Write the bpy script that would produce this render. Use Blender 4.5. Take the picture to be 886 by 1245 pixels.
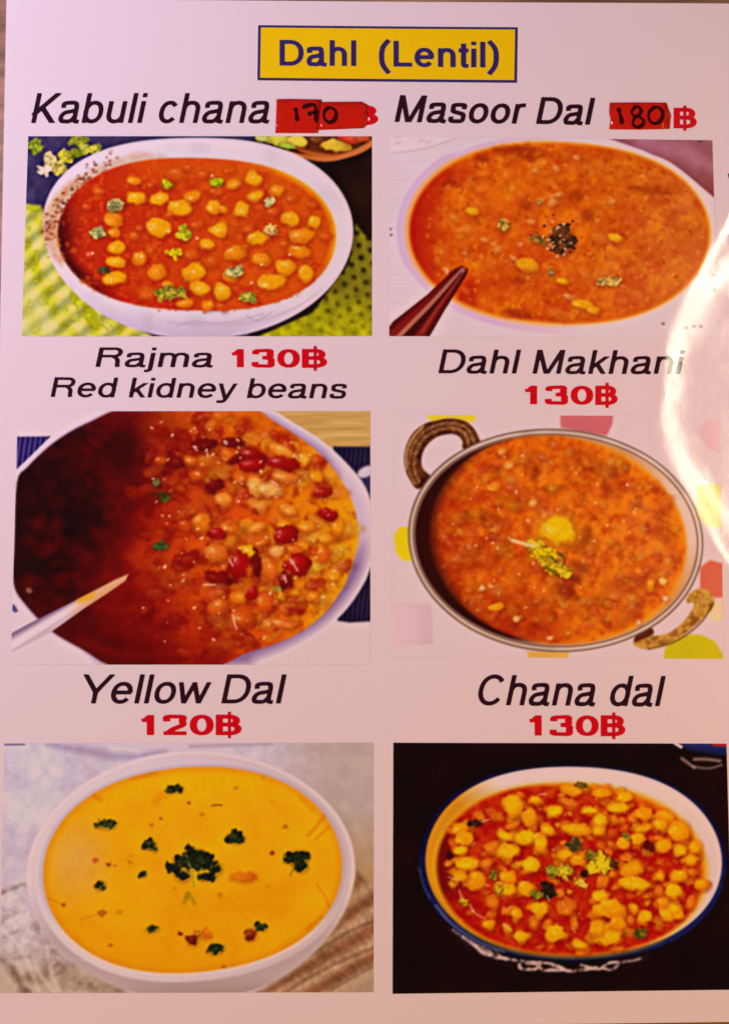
import bpy, bmesh, math, random
import numpy as np
from mathutils import Matrix, Vector

for o in list(bpy.data.objects):
    bpy.data.objects.remove(o)
scene = bpy.context.scene
COL = scene.collection

# ------------------------------------------------------------------ camera
PW, PH = 886.0, 1245.0                 # photograph size in pixels
FOVY = math.radians(50.0)
FPX = PH / 2 / math.tan(FOVY / 2)
TILT = math.radians(6.26)              # camera leans towards the foot of the page
DIST = 0.310                           # metres along the optical axis
CAM = np.array([0.0, -DIST * math.sin(TILT), DIST * math.cos(TILT)])
cd = bpy.data.cameras.new('camera')
cd.sensor_fit = 'VERTICAL'
cd.sensor_height = 24.0
cd.angle_y = FOVY
cd.clip_start = 0.01
cd.clip_end = 20.0
cam = bpy.data.objects.new('camera', cd)
COL.objects.link(cam)
cam.location = CAM
cam.rotation_euler = (TILT, 0, 0)
scene.camera = cam

# ------------------------------------------------------------------ world
world = bpy.data.worlds.new('World')
scene.world = world
world.use_nodes = True
bg = world.node_tree.nodes['Background']
bg.inputs[0].default_value = (1.0, 0.45, 0.42, 1)
bg.inputs[1].default_value = 0.04

# ------------------------------------------------------------------ lamps of the room
def area(name, loc, target, size, size_y, energy, color):
    d = bpy.data.lights.new(name, 'AREA')
    d.shape = 'RECTANGLE'
    d.size, d.size_y = size, size_y
    d.energy = energy
    d.color = color
    o = bpy.data.objects.new(name, d)
    COL.objects.link(o)
    o.location = loc
    z = (Vector(loc) - Vector(target)).normalized()
    y = Vector((0, 1, 0)); y = (y - z * y.dot(z)).normalized()
    o.rotation_euler = Matrix((y.cross(z), y, z)).transposed().to_euler()
    return o

area('lavender_lamp', (-0.364, 0.235, 0.320), (-0.06, 0.06, 0), 0.12, 0.12, 2.15, (0.81, 0.64, 1.0))
area('side_lamp', (0.29, 0.0, 0.19), (0.06, -0.02, 0), 0.05, 0.05, 0.37, (1.0, 0.48, 0.34))
area('warm_lamp', (-0.231, -0.763, 0.409), (0, -0.08, 0), 0.2, 0.2, 4.0, (1.0, 0.46, 0.0))
# long ceiling lamp whose image runs down the ripple of the card
area('tube_lamp', (0.57, 0.33, 1.2), (0.08, 0.03, 0), 0.062, 0.46, 2.4, (1, 0.86, 0.62))


scene.view_settings.view_transform = 'Standard'
scene.view_settings.look = 'None'
scene.view_settings.exposure = 0.0
scene.view_settings.gamma = 1.0
scene.view_settings.use_curve_mapping = False
scene.render.engine = 'CYCLES'
scene.cycles.pixel_filter_type = 'BLACKMAN_HARRIS'
scene.cycles.filter_width = 1.6

# ------------------------------------------------------------------ pixel -> page
THICK = 0.0007                          # laminated card
def px_plane(px, py, z=THICK):
    px = np.asarray(px, float); py = np.asarray(py, float)
    a = (px - PW / 2) / FPX
    b = (PH / 2 - py) / FPX
    c, s = math.cos(TILT), math.sin(TILT)
    dx, dy, dz = a, b * c + s, b * s - c
    t = (z - CAM[2]) / dz
    return CAM[0] + t * dx, CAM[1] + t * dy

# the card is not quite flat: a soft ripple runs down near its right edge
RIP = [(-200, 1014), (100, 949), (230, 901), (290, 868), (330, 842), (370, 819), (400, 804), (440, 794), (500, 789),
       (545, 796), (580, 814), (610, 834), (640, 852), (700, 886), (800, 919), (1500, 959)]
_rp = np.array([px_plane(x, y) for y, x in RIP])
_o = np.argsort(_rp[:, 1])
_ry, _rx = _rp[_o, 1], _rp[_o, 0]
def _ripx(y):
    g = 0.0
    for k, w in ((-0.006, .15), (-.003, .2), (0, .3), (.003, .2), (.006, .15)):
        g = g + w * np.interp(y + k, _ry, _rx)
    return g
RIP_H, RIP_W = 0.00037, 0.0049
def lift(x, y):
    d = (x - _ripx(y)) / RIP_W
    r = RIP_H * np.exp(-0.5 * d * d)
    s = 0.00012 * np.sin(x * 38 + 1.1) * np.sin(y * 27 + 0.4) + 0.00014
    return r + s
def page_pos(px, py, off=0.0):
    x, y = px_plane(px, py)
    return np.stack([x, y, THICK + lift(x, y) + off], -1)
def page_nrm(x, y):
    e = 2e-4
    gx = (lift(x + e, y) - lift(x - e, y)) / (2 * e)
    gy = (lift(x, y + e) - lift(x, y - e)) / (2 * e)
    n = np.stack([-gx, -gy, np.ones_like(gx)], -1)
    return n / np.linalg.norm(n, axis=-1, keepdims=True)

# ------------------------------------------------------------------ materials
def srgb(c):
    c = np.asarray(c, float) / 255.0
    return np.where(c <= 0.04045, c / 12.92, ((c + 0.055) / 1.055) ** 2.4)
PAPER = 0.84
def ink(c, white=(222, 186, 196)):
    "print colour: what the photograph shows relative to the paper beside it"
    return np.clip(srgb(c) / srgb(white) * PAPER, 0.004, 0.93)

def base_mat(name):
    m = bpy.data.materials.new(name)
    m.use_nodes = True
    nt = m.node_tree
    return m, nt, nt.nodes['Principled BSDF']

def laminate(nt, p, coat=1.0, rough=0.5):
    "glossy laminating film over the print, with its fine orange peel"
    p.inputs['Roughness'].default_value = rough
    p.inputs['Specular IOR Level'].default_value = 0.0
    p.inputs['Coat Weight'].default_value = coat
    p.inputs['Coat Roughness'].default_value = 0.10
    p.inputs['Coat IOR'].default_value = 1.5
    tc = nt.nodes.new('ShaderNodeNewGeometry')
    n1 = nt.nodes.new('ShaderNodeTexNoise')
    n1.inputs['Scale'].default_value = 110.0
    n1.inputs['Detail'].default_value = 4.0
    nt.links.new(tc.outputs['Position'], n1.inputs['Vector'])
    b = nt.nodes.new('ShaderNodeBump')
    b.inputs['Strength'].default_value = 0.03
    b.inputs['Distance'].default_value = 0.002
    nt.links.new(n1.outputs['Fac'], b.inputs['Height'])
    nt.links.new(b.outputs['Normal'], p.inputs['Coat Normal'])
    n2 = nt.nodes.new('ShaderNodeTexNoise')                     # finger smears dull the film in patches
    n2.inputs['Scale'].default_value = 38.0
    n2.inputs['Detail'].default_value = 5.0
    n2.inputs['Distortion'].default_value = 0.8
    nt.links.new(tc.outputs['Position'], n2.inputs['Vector'])
    mr = nt.nodes.new('ShaderNodeMapRange')
    mr.inputs['From Min'].default_value = 0.35
    mr.inputs['From Max'].default_value = 0.7
    mr.inputs['To Min'].default_value = 0.07
    mr.inputs['To Max'].default_value = 0.15
    nt.links.new(n2.outputs['Fac'], mr.inputs['Value'])
    nt.links.new(mr.outputs['Result'], p.inputs['Coat Roughness'])

def solid(name, col, coat=1.0, rough=0.5, var=0.05):
    m, nt, p = base_mat(name)
    laminate(nt, p, coat, rough)
    g = nt.nodes.new('ShaderNodeNewGeometry')
    n = nt.nodes.new('ShaderNodeTexNoise')
    n.inputs['Scale'].default_value = 900.0
    n.inputs['Detail'].default_value = 3.0
    nt.links.new(g.outputs['Position'], n.inputs['Vector'])
    mx = nt.nodes.new('ShaderNodeMix')
    mx.data_type = 'RGBA'
    c = [float(v) for v in col]
    mx.inputs['A'].default_value = [max(0, v * (1 - var)) for v in c] + [1]
    mx.inputs['B'].default_value = [min(1, v * (1 + var)) for v in c] + [1]
    nt.links.new(n.outputs['Fac'], mx.inputs['Factor'])
    nt.links.new(mx.outputs['Result'], p.inputs['Base Color'])
    return m

M_PAPER = solid('laminated_paper', (PAPER, PAPER, PAPER), var=0.012)
M_BLACK = solid('black_print', ink((42, 14, 28)), coat=0.8, var=0.2)
M_RED = solid('red_print', ink((200, 8, 22)), coat=0.8, var=0.1)
M_YELLOW = solid('yellow_print', ink((230, 174, 2)), var=0.04)
M_NAVY = solid('navy_print', ink((50, 32, 92)), coat=0.8, var=0.12)
M_TAPE = solid('red_tape', ink((186, 24, 12)), coat=0.5, rough=0.45, var=0.12)
M_PEN = solid('marker_ink', ink((50, 6, 14)), coat=0.2, rough=0.6, var=0.3)
M_STAIN = solid('stain', ink((70, 40, 40)), coat=0.3, var=0.3)
mp, nt, p = base_mat('printed_picture')
laminate(nt, p)
at = nt.nodes.new('ShaderNodeAttribute')
at.attribute_name = 'print_colour'
nt.links.new(at.outputs['Color'], p.inputs['Base Color'])
M_PRINT = mp

# wooden table under the card
mw, nt, p = base_mat('table_wood')
g = nt.nodes.new('ShaderNodeNewGeometry')
mpn = nt.nodes.new('ShaderNodeMapping')
mpn.inputs['Scale'].default_value = (14, 160, 14)
nt.links.new(g.outputs['Position'], mpn.inputs['Vector'])
nz = nt.nodes.new('ShaderNodeTexNoise')
nz.inputs['Scale'].default_value = 1.0
nz.inputs['Detail'].default_value = 8.0
nz.inputs['Distortion'].default_value = 0.6
nt.links.new(mpn.outputs['Vector'], nz.inputs['Vector'])
cr = nt.nodes.new('ShaderNodeValToRGB')
cr.color_ramp.elements[0].position = 0.35
cr.color_ramp.elements[0].color = (0.16, 0.075, 0.035, 1)
cr.color_ramp.elements[1].position = 0.68
cr.color_ramp.elements[1].color = (0.42, 0.25, 0.12, 1)
nt.links.new(nz.outputs['Fac'], cr.inputs['Fac'])
nt.links.new(cr.outputs['Color'], p.inputs['Base Color'])
p.inputs['Roughness'].default_value = 0.45
M_WOOD = mw

# ------------------------------------------------------------------ object helpers
def link(name, me, mat, parent=None, label=None):
    o = bpy.data.objects.new(name, me)
    COL.objects.link(o)
    if mat is not None:
        me.materials.append(mat)
    if parent is not None:
        o.parent = parent
    if label:
        o['label'] = label
    return o

def follow_page(me):
    "shade a print with the normals of the card below it"
    n = len(me.vertices)
    co = np.empty(n * 3, np.float32)
    me.vertices.foreach_get('co', co)
    co = co.reshape(-1, 3).astype(float)
    nr = page_nrm(co[:, 0], co[:, 1])
    me.polygons.foreach_set('use_smooth', np.ones(len(me.polygons), bool))
    me.normals_split_custom_set_from_vertices(nr.tolist())
    me.update()

def grid_faces(h, w):
    i = np.arange(h * w).reshape(h, w)
    return np.stack([i[1:, :-1], i[1:, 1:], i[:-1, 1:], i[:-1, :-1]], -1).reshape(-1, 4)

def quad_mesh(name, verts, faces):
    me = bpy.data.meshes.new(name)
    nv, nf = len(verts), len(faces)
    me.vertices.add(nv)
    me.vertices.foreach_set('co', np.ascontiguousarray(verts, np.float32).ravel())
    me.loops.add(nf * 4)
    me.loops.foreach_set('vertex_index', np.ascontiguousarray(faces, np.int32).ravel())
    me.polygons.add(nf)
    me.polygons.foreach_set('loop_start', np.arange(0, nf * 4, 4, dtype=np.int32))
    me.update(calc_edges=True)
    return me

def tri_soup(name, verts2, faces, off, fine=0.0016):
    "a flat print given in photo pixels: cut fine, laid on the card"
    bm = bmesh.new()
    x, y = px_plane(verts2[:, 0], verts2[:, 1])
    vs = [bm.verts.new((a, b, 0)) for a, b in zip(x, y)]
    for f in faces:
        try:
            bm.faces.new([vs[k] for k in f])
        except ValueError:
            pass
    bmesh.ops.triangulate(bm, faces=bm.faces[:])
    for _ in range(5):
        long = [e for e in bm.edges if e.calc_length() > fine]
        if not long:
            break
        bmesh.ops.subdivide_edges(bm, edges=long, cuts=1)
        bmesh.ops.triangulate(bm, faces=bm.faces[:])
    for v in bm.verts:
        v.co.z = THICK + float(lift(np.float64(v.co.x), np.float64(v.co.y))) + off
    bm.normal_update()
    for f in bm.faces:
        if f.normal.z < 0:
            f.normal_flip()
    me = bpy.data.meshes.new(name)
    bm.to_mesh(me)
    bm.free()
    follow_page(me)
    return me

# ------------------------------------------------------------------ setting: the table
bm = bmesh.new()
bmesh.ops.create_cube(bm, size=1.0, matrix=Matrix.Translation((0, 0, -0.0125)) @ Matrix.Diagonal((0.9, 0.7, 0.025, 1)))
bmesh.ops.bevel(bm, geom=bm.edges[:], offset=0.003, segments=2, affect='EDGES')
me = bpy.data.meshes.new('table')
bm.to_mesh(me); bm.free()
tb = link('table', me, M_WOOD)
tb['kind'] = 'structure'
tb['label'] = 'brown wooden table top under the menu page'

# ------------------------------------------------------------------ the menu page
page = bpy.data.objects.new('menu_page', None)
COL.objects.link(page)
page.empty_display_size = 0.05
page['label'] = 'laminated restaurant menu page with six printed dishes of lentils and beans'
page['category'] = 'menu'

CORN = [(8.5, -1.0), (897, 5.0), (910, 1242.0), (-16, 1254)]      # TL TR BR BL in photo pixels
def bil(c, u, v):
    c = np.array(c, float)
    u = u[..., None]; v = v[..., None]
    return c[0] * (1 - u) * (1 - v) + c[1] * u * (1 - v) + c[2] * u * v + c[3] * (1 - u) * v
NU, NV = 260, 340
u, v = np.meshgrid(np.linspace(0, 1, NU), np.linspace(0, 1, NV))
cc = np.array([np.array(px_plane(*c)) for c in CORN])
xy = bil(cc, u, v)
top = np.concatenate([xy, (THICK + lift(xy[..., 0], xy[..., 1]))[..., None]], -1).reshape(-1, 3)
fr = grid_faces(NV, NU)
bot = top.copy(); bot[:, 2] -= THICK
nv = len(top)
idx = np.arange(nv).reshape(NV, NU)
loop = np.concatenate([idx[0, :], idx[1:, -1], idx[-1, -2::-1], idx[-2:0:-1, 0]])
nx = np.roll(loop, -1)
side = np.stack([loop, nx, nx + nv, loop + nv], -1)
me = quad_mesh('paper_sheet', np.concatenate([top, bot]), np.concatenate([fr, fr[:, ::-1] + nv, side]))
me.polygons.foreach_set('use_smooth', np.concatenate([np.ones(len(fr) * 2, bool), np.zeros(len(side), bool)]))
me.set_sharp_from_angle(angle=math.radians(40))
link('paper_sheet', me, M_PAPER, page, 'glossy white laminated paper sheet with a ripple near its right edge')

# ------------------------------------------------------------------ lettering: a plain grotesque drawn from strokes
def cat_rom(pts, n=8):
    p = np.array(pts, float)
    e = np.concatenate([2 * p[:1] - p[1:2], p, 2 * p[-1:] - p[-2:-1]])
    out = []
    for i in range(len(p) - 1):
        a, b, c, d = e[i:i + 4]
        for t in np.arange(n) / n:
            out.append(0.5 * (2 * b + (c - a) * t + (2 * a - 5 * b + 4 * c - d) * t * t + (3 * b - a - 3 * c + d) * t ** 3))
    out.append(p[-1])
    return np.array(out)
def arc(cx, cy, rx, ry, a0, a1, n=28, sq=2.0):
    a = np.radians(np.linspace(a0, a1, n))
    c, s = np.cos(a), np.sin(a)
    return np.stack([cx + rx * np.sign(c) * np.abs(c) ** (2 / sq), cy + ry * np.sign(s) * np.abs(s) ** (2 / sq)], -1)
def thick(line, w, wh=None):
    "outline polygon of a stroke with square ends; wh is the width where it runs level"
    line = np.array(line, float)
    wh = w if wh is None else wh
    t = np.diff(line, axis=0)
    t /= np.linalg.norm(t, axis=1, keepdims=True)
    tv = np.concatenate([t[:1], (t[:-1] + t[1:]), t[-1:]])
    ln = np.linalg.norm(tv, axis=1, keepdims=True)
    tv = tv / ln
    mit = np.concatenate([[1], 1 / np.clip(ln[1:-1, 0] / 2, 0.5, 1), [1]])
    n = np.stack([-tv[:, 1], tv[:, 0]], -1)
    ww = (w * tv[:, 1] ** 2 + wh * tv[:, 0] ** 2) * 0.5 * mit
    return np.concatenate([line + n * ww[:, None], (line - n * ww[:, None])[::-1]])
def poly_sd(P, x, y):
    "signed distance to a polygon, negative inside"
    d = np.full(x.shape, 1e9)
    ins = np.zeros(x.shape, bool)
    n = len(P)
    for i in range(n):
        ax, ay = P[i]; bx, by = P[(i + 1) % n]
        ex, ey = bx - ax, by - ay
        L = ex * ex + ey * ey
        if L < 1e-14:
            continue
        t = np.clip(((x - ax) * ex + (y - ay) * ey) / L, 0, 1)
        d = np.minimum(d, (x - ax - t * ex) ** 2 + (y - ay - t * ey) ** 2)
        if ay != by:
            c = ((ay > y) != (by > y)) & (x < ex * (y - ay) / ey + ax)
            ins ^= c
    d = np.sqrt(d)
    return np.where(ins, -d, d)

XH = 0.728
def glyph_strokes(ch, w):
    "advance, list of (polygon, ymin, ymax) in cap heights"
    h = w / 2
    v = w * 0.86                       # level strokes are a little thinner
    k = v / 2
    S = []
    def st(line, lo=-9, hi=9, ww=None, wl=None):
        S.append((thick(line, w if ww is None else ww, v if wl is None else wl), lo, hi))
    def bar(x0, x1, y):
        st([(x0, y), (x1, y)])
    O = 0.014
    ry = XH / 2 + O - k
    oy = XH / 2
    stem = 0.085 + h
    def bowl(cx, rx, a0=0, a1=360):
        st(arc(cx, oy, rx, ry, a0, a1, 44, 2.15))
    if ch == ' ': return 0.387, S
    if ch == 'l': st([(.155, 0), (.155, 1)]); return .31, S
    if ch in 'ij':
        if ch == 'i': st([(.155, 0), (.155, XH)])
        else: st(np.concatenate([[(.155, XH)], cat_rom([(.155, -.06), (.14, -.15), (.07, -.2), (-.03, -.195)])]))
        st([(.155, .865), (.155, 1)]); return .31, S
    if ch in 'nh':
        st([(stem, 0), (stem, 1 if ch == 'h' else XH)])
        xr = .774 - stem; c = (stem + xr) / 2
        st(np.concatenate([arc(c, XH + O - k - .25, xr - c, .25, 172, 0, 22, 2.3), [(xr, 0)]])); return .774, S
    if ch == 'u':
        xr = .774 - stem; c = (stem + xr) / 2
        st([(xr, 0), (xr, XH)])
        st(np.concatenate([arc(c, .25 + k - O, c - stem, .25, -8, -180, 22, 2.3), [(stem, XH)]])); return .774, S
    if ch == 'm':
        st([(stem, 0), (stem, XH)])
        xm, xr = .58, 1.16 - stem
        for a, b in ((stem, xm), (xm, xr)):
            c = (a + b) / 2
            st(np.concatenate([arc(c, XH + O - k - .22, b - c, .22, 172, 0, 22, 2.3), [(b, 0)]]))
        return 1.16, S
    if ch == 'o': bowl(.387, .337 - h); return .774, S
    if ch in 'bd':
        f = (lambda x: x) if ch == 'b' else (lambda x: .774 - x)
        sx = .08 + h
        st([(f(sx), 0), (f(sx), 1)])
        a, b = sx - .01, .722 - h
        bowl(f((a + b) / 2), (b - a) / 2); return .774, S
    if ch == 'c': bowl(.36, .31 - h, 38, 322); return .70, S
    if ch == 'e':
        bowl(.387, .337 - h, 0, 322); bar(.06 + h * .5, .72 - h * .4, XH / 2 + .012); return .774, S
    if ch == 'a':
        sx = .665 - h * 1.1
        st(np.concatenate([cat_rom([(.075 + h, .505), (.15, .645), (.345, XH + O - k), (.53, .66), (sx, .53)]), cat_rom([(sx, .15), (sx + .025, .06), (.745, .035)])]))
        st(cat_rom([(sx, .425), (.42, .385), (.22, .335), (.05 + h, .2), (.115 + h * .6, .075), (.275, k - O), (.46, .07), (sx, .225)])); return .774, S
    if ch == 's':
        st(cat_rom([(.615 - h, .51), (.53, .645), (.345, XH + O - k), (.155, .645), (.075 + h * .9, .535), (.17, .43), (.345, .375), (.525, .32), (.64 - h * .9, .205), (.53, .075), (.345, k - O), (.155, .08), (.05 + h, .225)]))
        return .70, S
    if ch == 'r':
        st([(stem, 0), (stem, XH)])
        st(cat_rom([(stem, .43), (.19, .6), (.29, .675), (.455, .685)])); return .464, S
    if ch == 'k':
        st([(stem, 0), (stem, 1)])
        st([(stem - .05, .20), (.68, .80)], 0, XH); st([(.29, .46), (.66, -.08)], 0, XH); return .70, S
    if ch == 'y':
        st([(.03, XH + .1), (.04 + h * .6, XH), (.36, -.06)], -.06, XH, w * .95, w * .95)
        st(np.concatenate([[(.70, XH + .1), (.66 - h * .4, XH)], cat_rom([(.39, -.03), (.33, -.145), (.24, -.195), (.06, -.19)])]), -.3, XH, w * .95, w * .9); return .70, S
    if ch == 'w':
        for a, b in ((.06, .27), (.51, .27), (.49, .745), (.955, .745)):
            d = (b - a) * .12
            st([(a - d, XH * 1.12), (b + d, -.12 * XH)], 0, XH, w * .95, w * .95)
        return 1.0, S
    if ch == 't':
        st(np.concatenate([[(.19, .92)], cat_rom([(.19, .16), (.215, .06), (.36, .045)])])); bar(.02, .36, XH - k); return .387, S
    if ch == 'K':
        st([(.1 + h, 0), (.1 + h, 1)]); st([(.1, .25), (.92, 1.1)], 0, 1, w * 1.05, w); st([(.33, .56), (.90, -.12)], 0, 1, w * 1.05, w); return .93, S
    if ch == 'M':
        st([(.1 + h, 0), (.1 + h, 1)]); st([(1.06 - h, 0), (1.06 - h, 1)])
        st([(.08 + h, 1.1), (.60, -.11)], 0, 1); st([(1.08 - h, 1.1), (.56, -.11)], 0, 1); return 1.16, S
    if ch == 'D':
        st([(.1 + h, 0), (.1 + h, 1)])
        st(np.concatenate([[(.1 + h, 1 - k)], arc(.46, .5, .48 - h, .5 - k, 90, -90, 30, 2.2), [(.1 + h, k)]])); return 1.0, S
    if ch in 'RB':
        sx = .1 + h
        st([(sx, 0), (sx, 1)])
        if ch == 'R':
            st(np.concatenate([[(sx, 1 - k)], arc(.62, .745, .285 - h, .255 - k, 90, -90, 22, 2.2), [(sx, .49 + k)]]))
            st(cat_rom([(.6, .49 + k), (.74, .43), (.79, .3), (.80, .12), (.835, 0)])); return 1.0, S
        m = .52
        st(np.concatenate([[(sx, 1 - k)], arc(.52, (1 + m) / 2 - k * .5, .33 - h, (1 - m) / 2 - k * .5, 90, -90, 22, 2.2), [(sx, m)]]))
        st(np.concatenate([[(sx, m)], arc(.52, m / 2 + k * .5, .38 - h, m / 2 - k * .5, 90, -90, 22, 2.2), [(sx, k)]])); return .95, S
    if ch == 'C':
        st(arc(.50, .5, .44 - h, .515 - k, 38, 322, 44, 2.1)); return 1.0, S
    if ch == 'Y':
        st([(.47, 0), (.47, .44)]); st([(-.03, 1.1), (.51, .33)], .3, 1); st([(.97, 1.1), (.43, .33)], .3, 1); return .93, S
    if ch == 'L':
        st([(.1 + h, 0), (.1 + h, 1)]); bar(.1 + h, .74, k); return .774, S
    if ch == '(': st(cat_rom([(.40, 1.03), (.20, .75), (.15, .4), (.20, .05), (.40, -.27)])); return .464, S
    if ch == ')': st(cat_rom([(.06, 1.03), (.26, .75), (.31, .4), (.26, .05), (.06, -.27)])); return .464, S
    if ch == '1':
        st([(.47 - h, 0), (.47 - h, 1)]); st(cat_rom([(.11, .735), (.26, .765), (.40 - h, .92)]), -9, 1, v, v); return .70, S
    if ch == '0': st(arc(.387, .5, .345 - h, .51 - k, 0, 360, 44, 2.2)); return .774, S
    if ch == '3':
        st(cat_rom([(.06 + h * .8, .72), (.16, .89), (.375, 1.01 - k), (.58, .92), (.69 - h, .75), (.58, .59), (.36, .53)]))
        st(cat_rom([(.36, .53), (.60, .475), (.72 - h, .29), (.60, .09), (.37, k - .01), (.14, .1), (.045 + h * .8, .29)])); return .774, S
    if ch == '2':
        st(cat_rom([(.06 + h * .8, .68), (.15, .90), (.39, 1.01 - k), (.61, .90), (.70 - h, .71), (.60, .50), (.34, .30), (.14, .05)]), 0, 2); bar(.05, .715, k); return .774, S
    raise KeyError(ch)

GLYPH = {}
def glyph_mesh(ch, w):
    key = (ch, w)
    if key in GLYPH:
        return GLYPH[key]
    adv, S = glyph_strokes(ch, w)
    if not S:
        GLYPH[key] = (adv, np.zeros((0, 2)), [])
        return GLYPH[key]
    n = 46
    y = np.arange(-0.34, 1.10, 1.0 / n)
    x = np.arange(-0.12, adv + 0.16, 1.0 / n)
    gx, gy = np.meshgrid(x, y)
    sd = np.full(gx.shape, 9.0)
    for P, lo, hi in S:
        s = poly_sd(P, gx, gy)
        s = np.maximum(s, np.maximum(lo - gy, gy - hi))
        sd = np.minimum(sd, s)
    sd -= 0.004                                     # ink spread rounds the corners a little
    sd[np.abs(sd) < 1e-6] = 1e-6
    verts = []; vid = {}; faces = []
    def vert(k, p):
        if k not in vid:
            vid[k] = len(verts); verts.append(p)
        return vid[k]
    H, W = sd.shape
    cell = (np.minimum(np.minimum(sd[:-1, :-1], sd[1:, :-1]), np.minimum(sd[:-1, 1:], sd[1:, 1:])) < 0)
    for j, i in zip(*np.nonzero(cell)):
        cs = [(j, i), (j, i + 1), (j + 1, i + 1), (j + 1, i)]
        f = []
        for a, b in zip(cs, cs[1:] + cs[:1]):
            da, db = sd[a], sd[b]
            if da < 0:
                f.append(vert(a, (x[a[1]], y[a[0]])))
            if (da < 0) != (db < 0):
                t = da / (da - db)
                kk = (min(a, b), max(a, b))
                f.append(vert(kk, (x[a[1]] + t * (x[b[1]] - x[a[1]]), y[a[0]] + t * (y[b[0]] - y[a[0]]))))
        if len(f) >= 3:
            faces.append(f)
    GLYPH[key] = (adv, np.array(verts), faces)
    return GLYPH[key]
def glyphs(s, w):
    vs, fs, pen, n = [], [], 0.0, 0
    for ch in s:
        adv, v, f = glyph_mesh(ch, w)
        if len(v):
            vs.append(v + np.array([pen, 0.0]))
            fs += [[q + n for q in g] for g in f]
            n += len(v)
        pen += adv
    return np.concatenate(vs), fs
CAPH = 1.0

def lettering(name, s, x0, x1, yb0, yb1, cap, mat, parent, shear=0.0, bold=0.0, off=0.00008, label=None, bar=None, box=False):
    v, f = glyphs(s, bold)
    v = v.copy()
    if box:                       # digits: fit the inked box
        v[:, 1] -= v[:, 1].min()
        v[:, 1] *= cap / v[:, 1].max()
    else:
        v[:, 1] *= cap / CAPH
    a, b = v[:, 0].min(), v[:, 0].max()
    for _ in range(3):
        w = (v[:, 0] - a) / (b - a)
        if shear:
            xs = w * (x1 - x0) + shear * v[:, 1]
            k = (x1 - x0) / (xs.max() - xs.min())
            xs = w * (x1 - x0) * k + shear * v[:, 1]
            k2 = (x1 - x0) / (xs.max() - xs.min())
            xs = w * (x1 - x0) * k * k2 + shear * v[:, 1]
            xs = xs - xs.min() + x0
        else:
            xs = x0 + w * (x1 - x0)
    w = (xs - x0) / (x1 - x0)
    ys = yb0 + (yb1 - yb0) * w - v[:, 1]
    me = tri_soup(name, np.stack([xs, ys], -1), f, off)
    o = link(name, me, mat, parent, label)
    if bar is not None:           # the upright stroke of the baht sign
        bx, bw, by0, by1 = bar
        q = np.array([(bx - bw, by0), (bx + bw, by0), (bx + bw, by1), (bx - bw, by1)], float)
        me2 = tri_soup('baht_stroke', q, [[0, 1, 2, 3]], off + 0.00003)
        link('baht_stroke', me2, mat, o)
    return o

def poly_print(name, pts, mat, parent, off, label=None):
    return link(name, tri_soup(name, np.array(pts, float), [list(range(len(pts)))], off, 0.003), mat, parent, label)

def slab(name, pts, mat, parent, off, th, label=None):
    "a thin piece with its own thickness, e.g. tape stuck on the card"
    me = tri_soup(name, np.array(pts, float), [list(range(len(pts)))], off, 0.003)
    bm = bmesh.new(); bm.from_mesh(me)
    r = bmesh.ops.extrude_face_region(bm, geom=bm.faces[:])
    for g in r['geom']:
        if isinstance(g, bmesh.types.BMVert):
            g.co.z += th
    bmesh.ops.recalc_face_normals(bm, faces=bm.faces[:])
    me2 = bpy.data.meshes.new(name)
    bm.to_mesh(me2); bm.free(); bpy.data.meshes.remove(me)
    return link(name, me2, mat, parent, label)

def pen_stroke(name, pts, width, mat, parent, off, closed=False):
    pts = np.array(pts, float)
    # catmull-rom
    n = len(pts); out = []
    ext = np.concatenate([pts[-1:], pts, pts[:2]]) if closed else np.concatenate([2 * pts[:1] - pts[1:2], pts, 2 * pts[-1:] - pts[-2:-1]])
    for i in range(n if closed else n - 1):
        p0, p1, p2, p3 = ext[i:i + 4]
        for t in np.linspace(0, 1, 7)[:-1]:
            out.append(0.5 * (2 * p1 + (p2 - p0) * t + (2 * p0 - 5 * p1 + 4 * p2 - p3) * t * t + (3 * p1 - p0 - 3 * p2 + p3) * t ** 3))
    if not closed:
        out.append(pts[-1])
    out = np.array(out)
    tg = np.gradient(out, axis=0) if not closed else (np.roll(out, -1, 0) - np.roll(out, 1, 0))
    tg /= np.linalg.norm(tg, axis=1, keepdims=True) + 1e-9
    nr = np.stack([-tg[:, 1], tg[:, 0]], -1)
    k = np.linspace(0, 1, len(out))
    wd = width * 0.5 * (0.85 + 0.2 * np.sin(9 * k + len(out)))
    if not closed:
        wd = wd * np.clip(np.minimum(k, 1 - k) * 9 + 0.45, 0, 1)
    A = out + nr * wd[:, None]; B = out - nr * wd[:, None]
    m = len(out)
    vs = np.concatenate([A, B])
    fs = [[i, i + 1, m + i + 1, m + i] for i in range(m - 1)]
    if closed:
        fs.append([m - 1, 0, m, 2 * m - 1])
    return link(name, tri_soup(name, vs, fs, off, 0.004), mat, parent)

SH = 0.21
# title plate
tp = poly_print('title_box', [(314, 31), (629, 33.5), (628, 101), (313, 98)], M_NAVY, page, 0.00006,
                'yellow title box with navy border reading Dahl (Lentil)')
poly_print('title_field', [(317.3, 34), (625.6, 36.4), (624.7, 97.8), (316.4, 95)], M_YELLOW, tp, 0.00012)
lettering('title_lettering', 'Dahl', 340, 433, 80.2, 80.6, 31, M_NAVY, tp, bold=0.175, off=0.00018, label='navy bold letters reading Dahl')
lettering('title_lettering', '(Lentil)', 460.5, 606, 81, 82.6, 31, M_NAVY, tp, bold=0.175, off=0.00018, label='navy bold letters reading (Lentil)')

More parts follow.
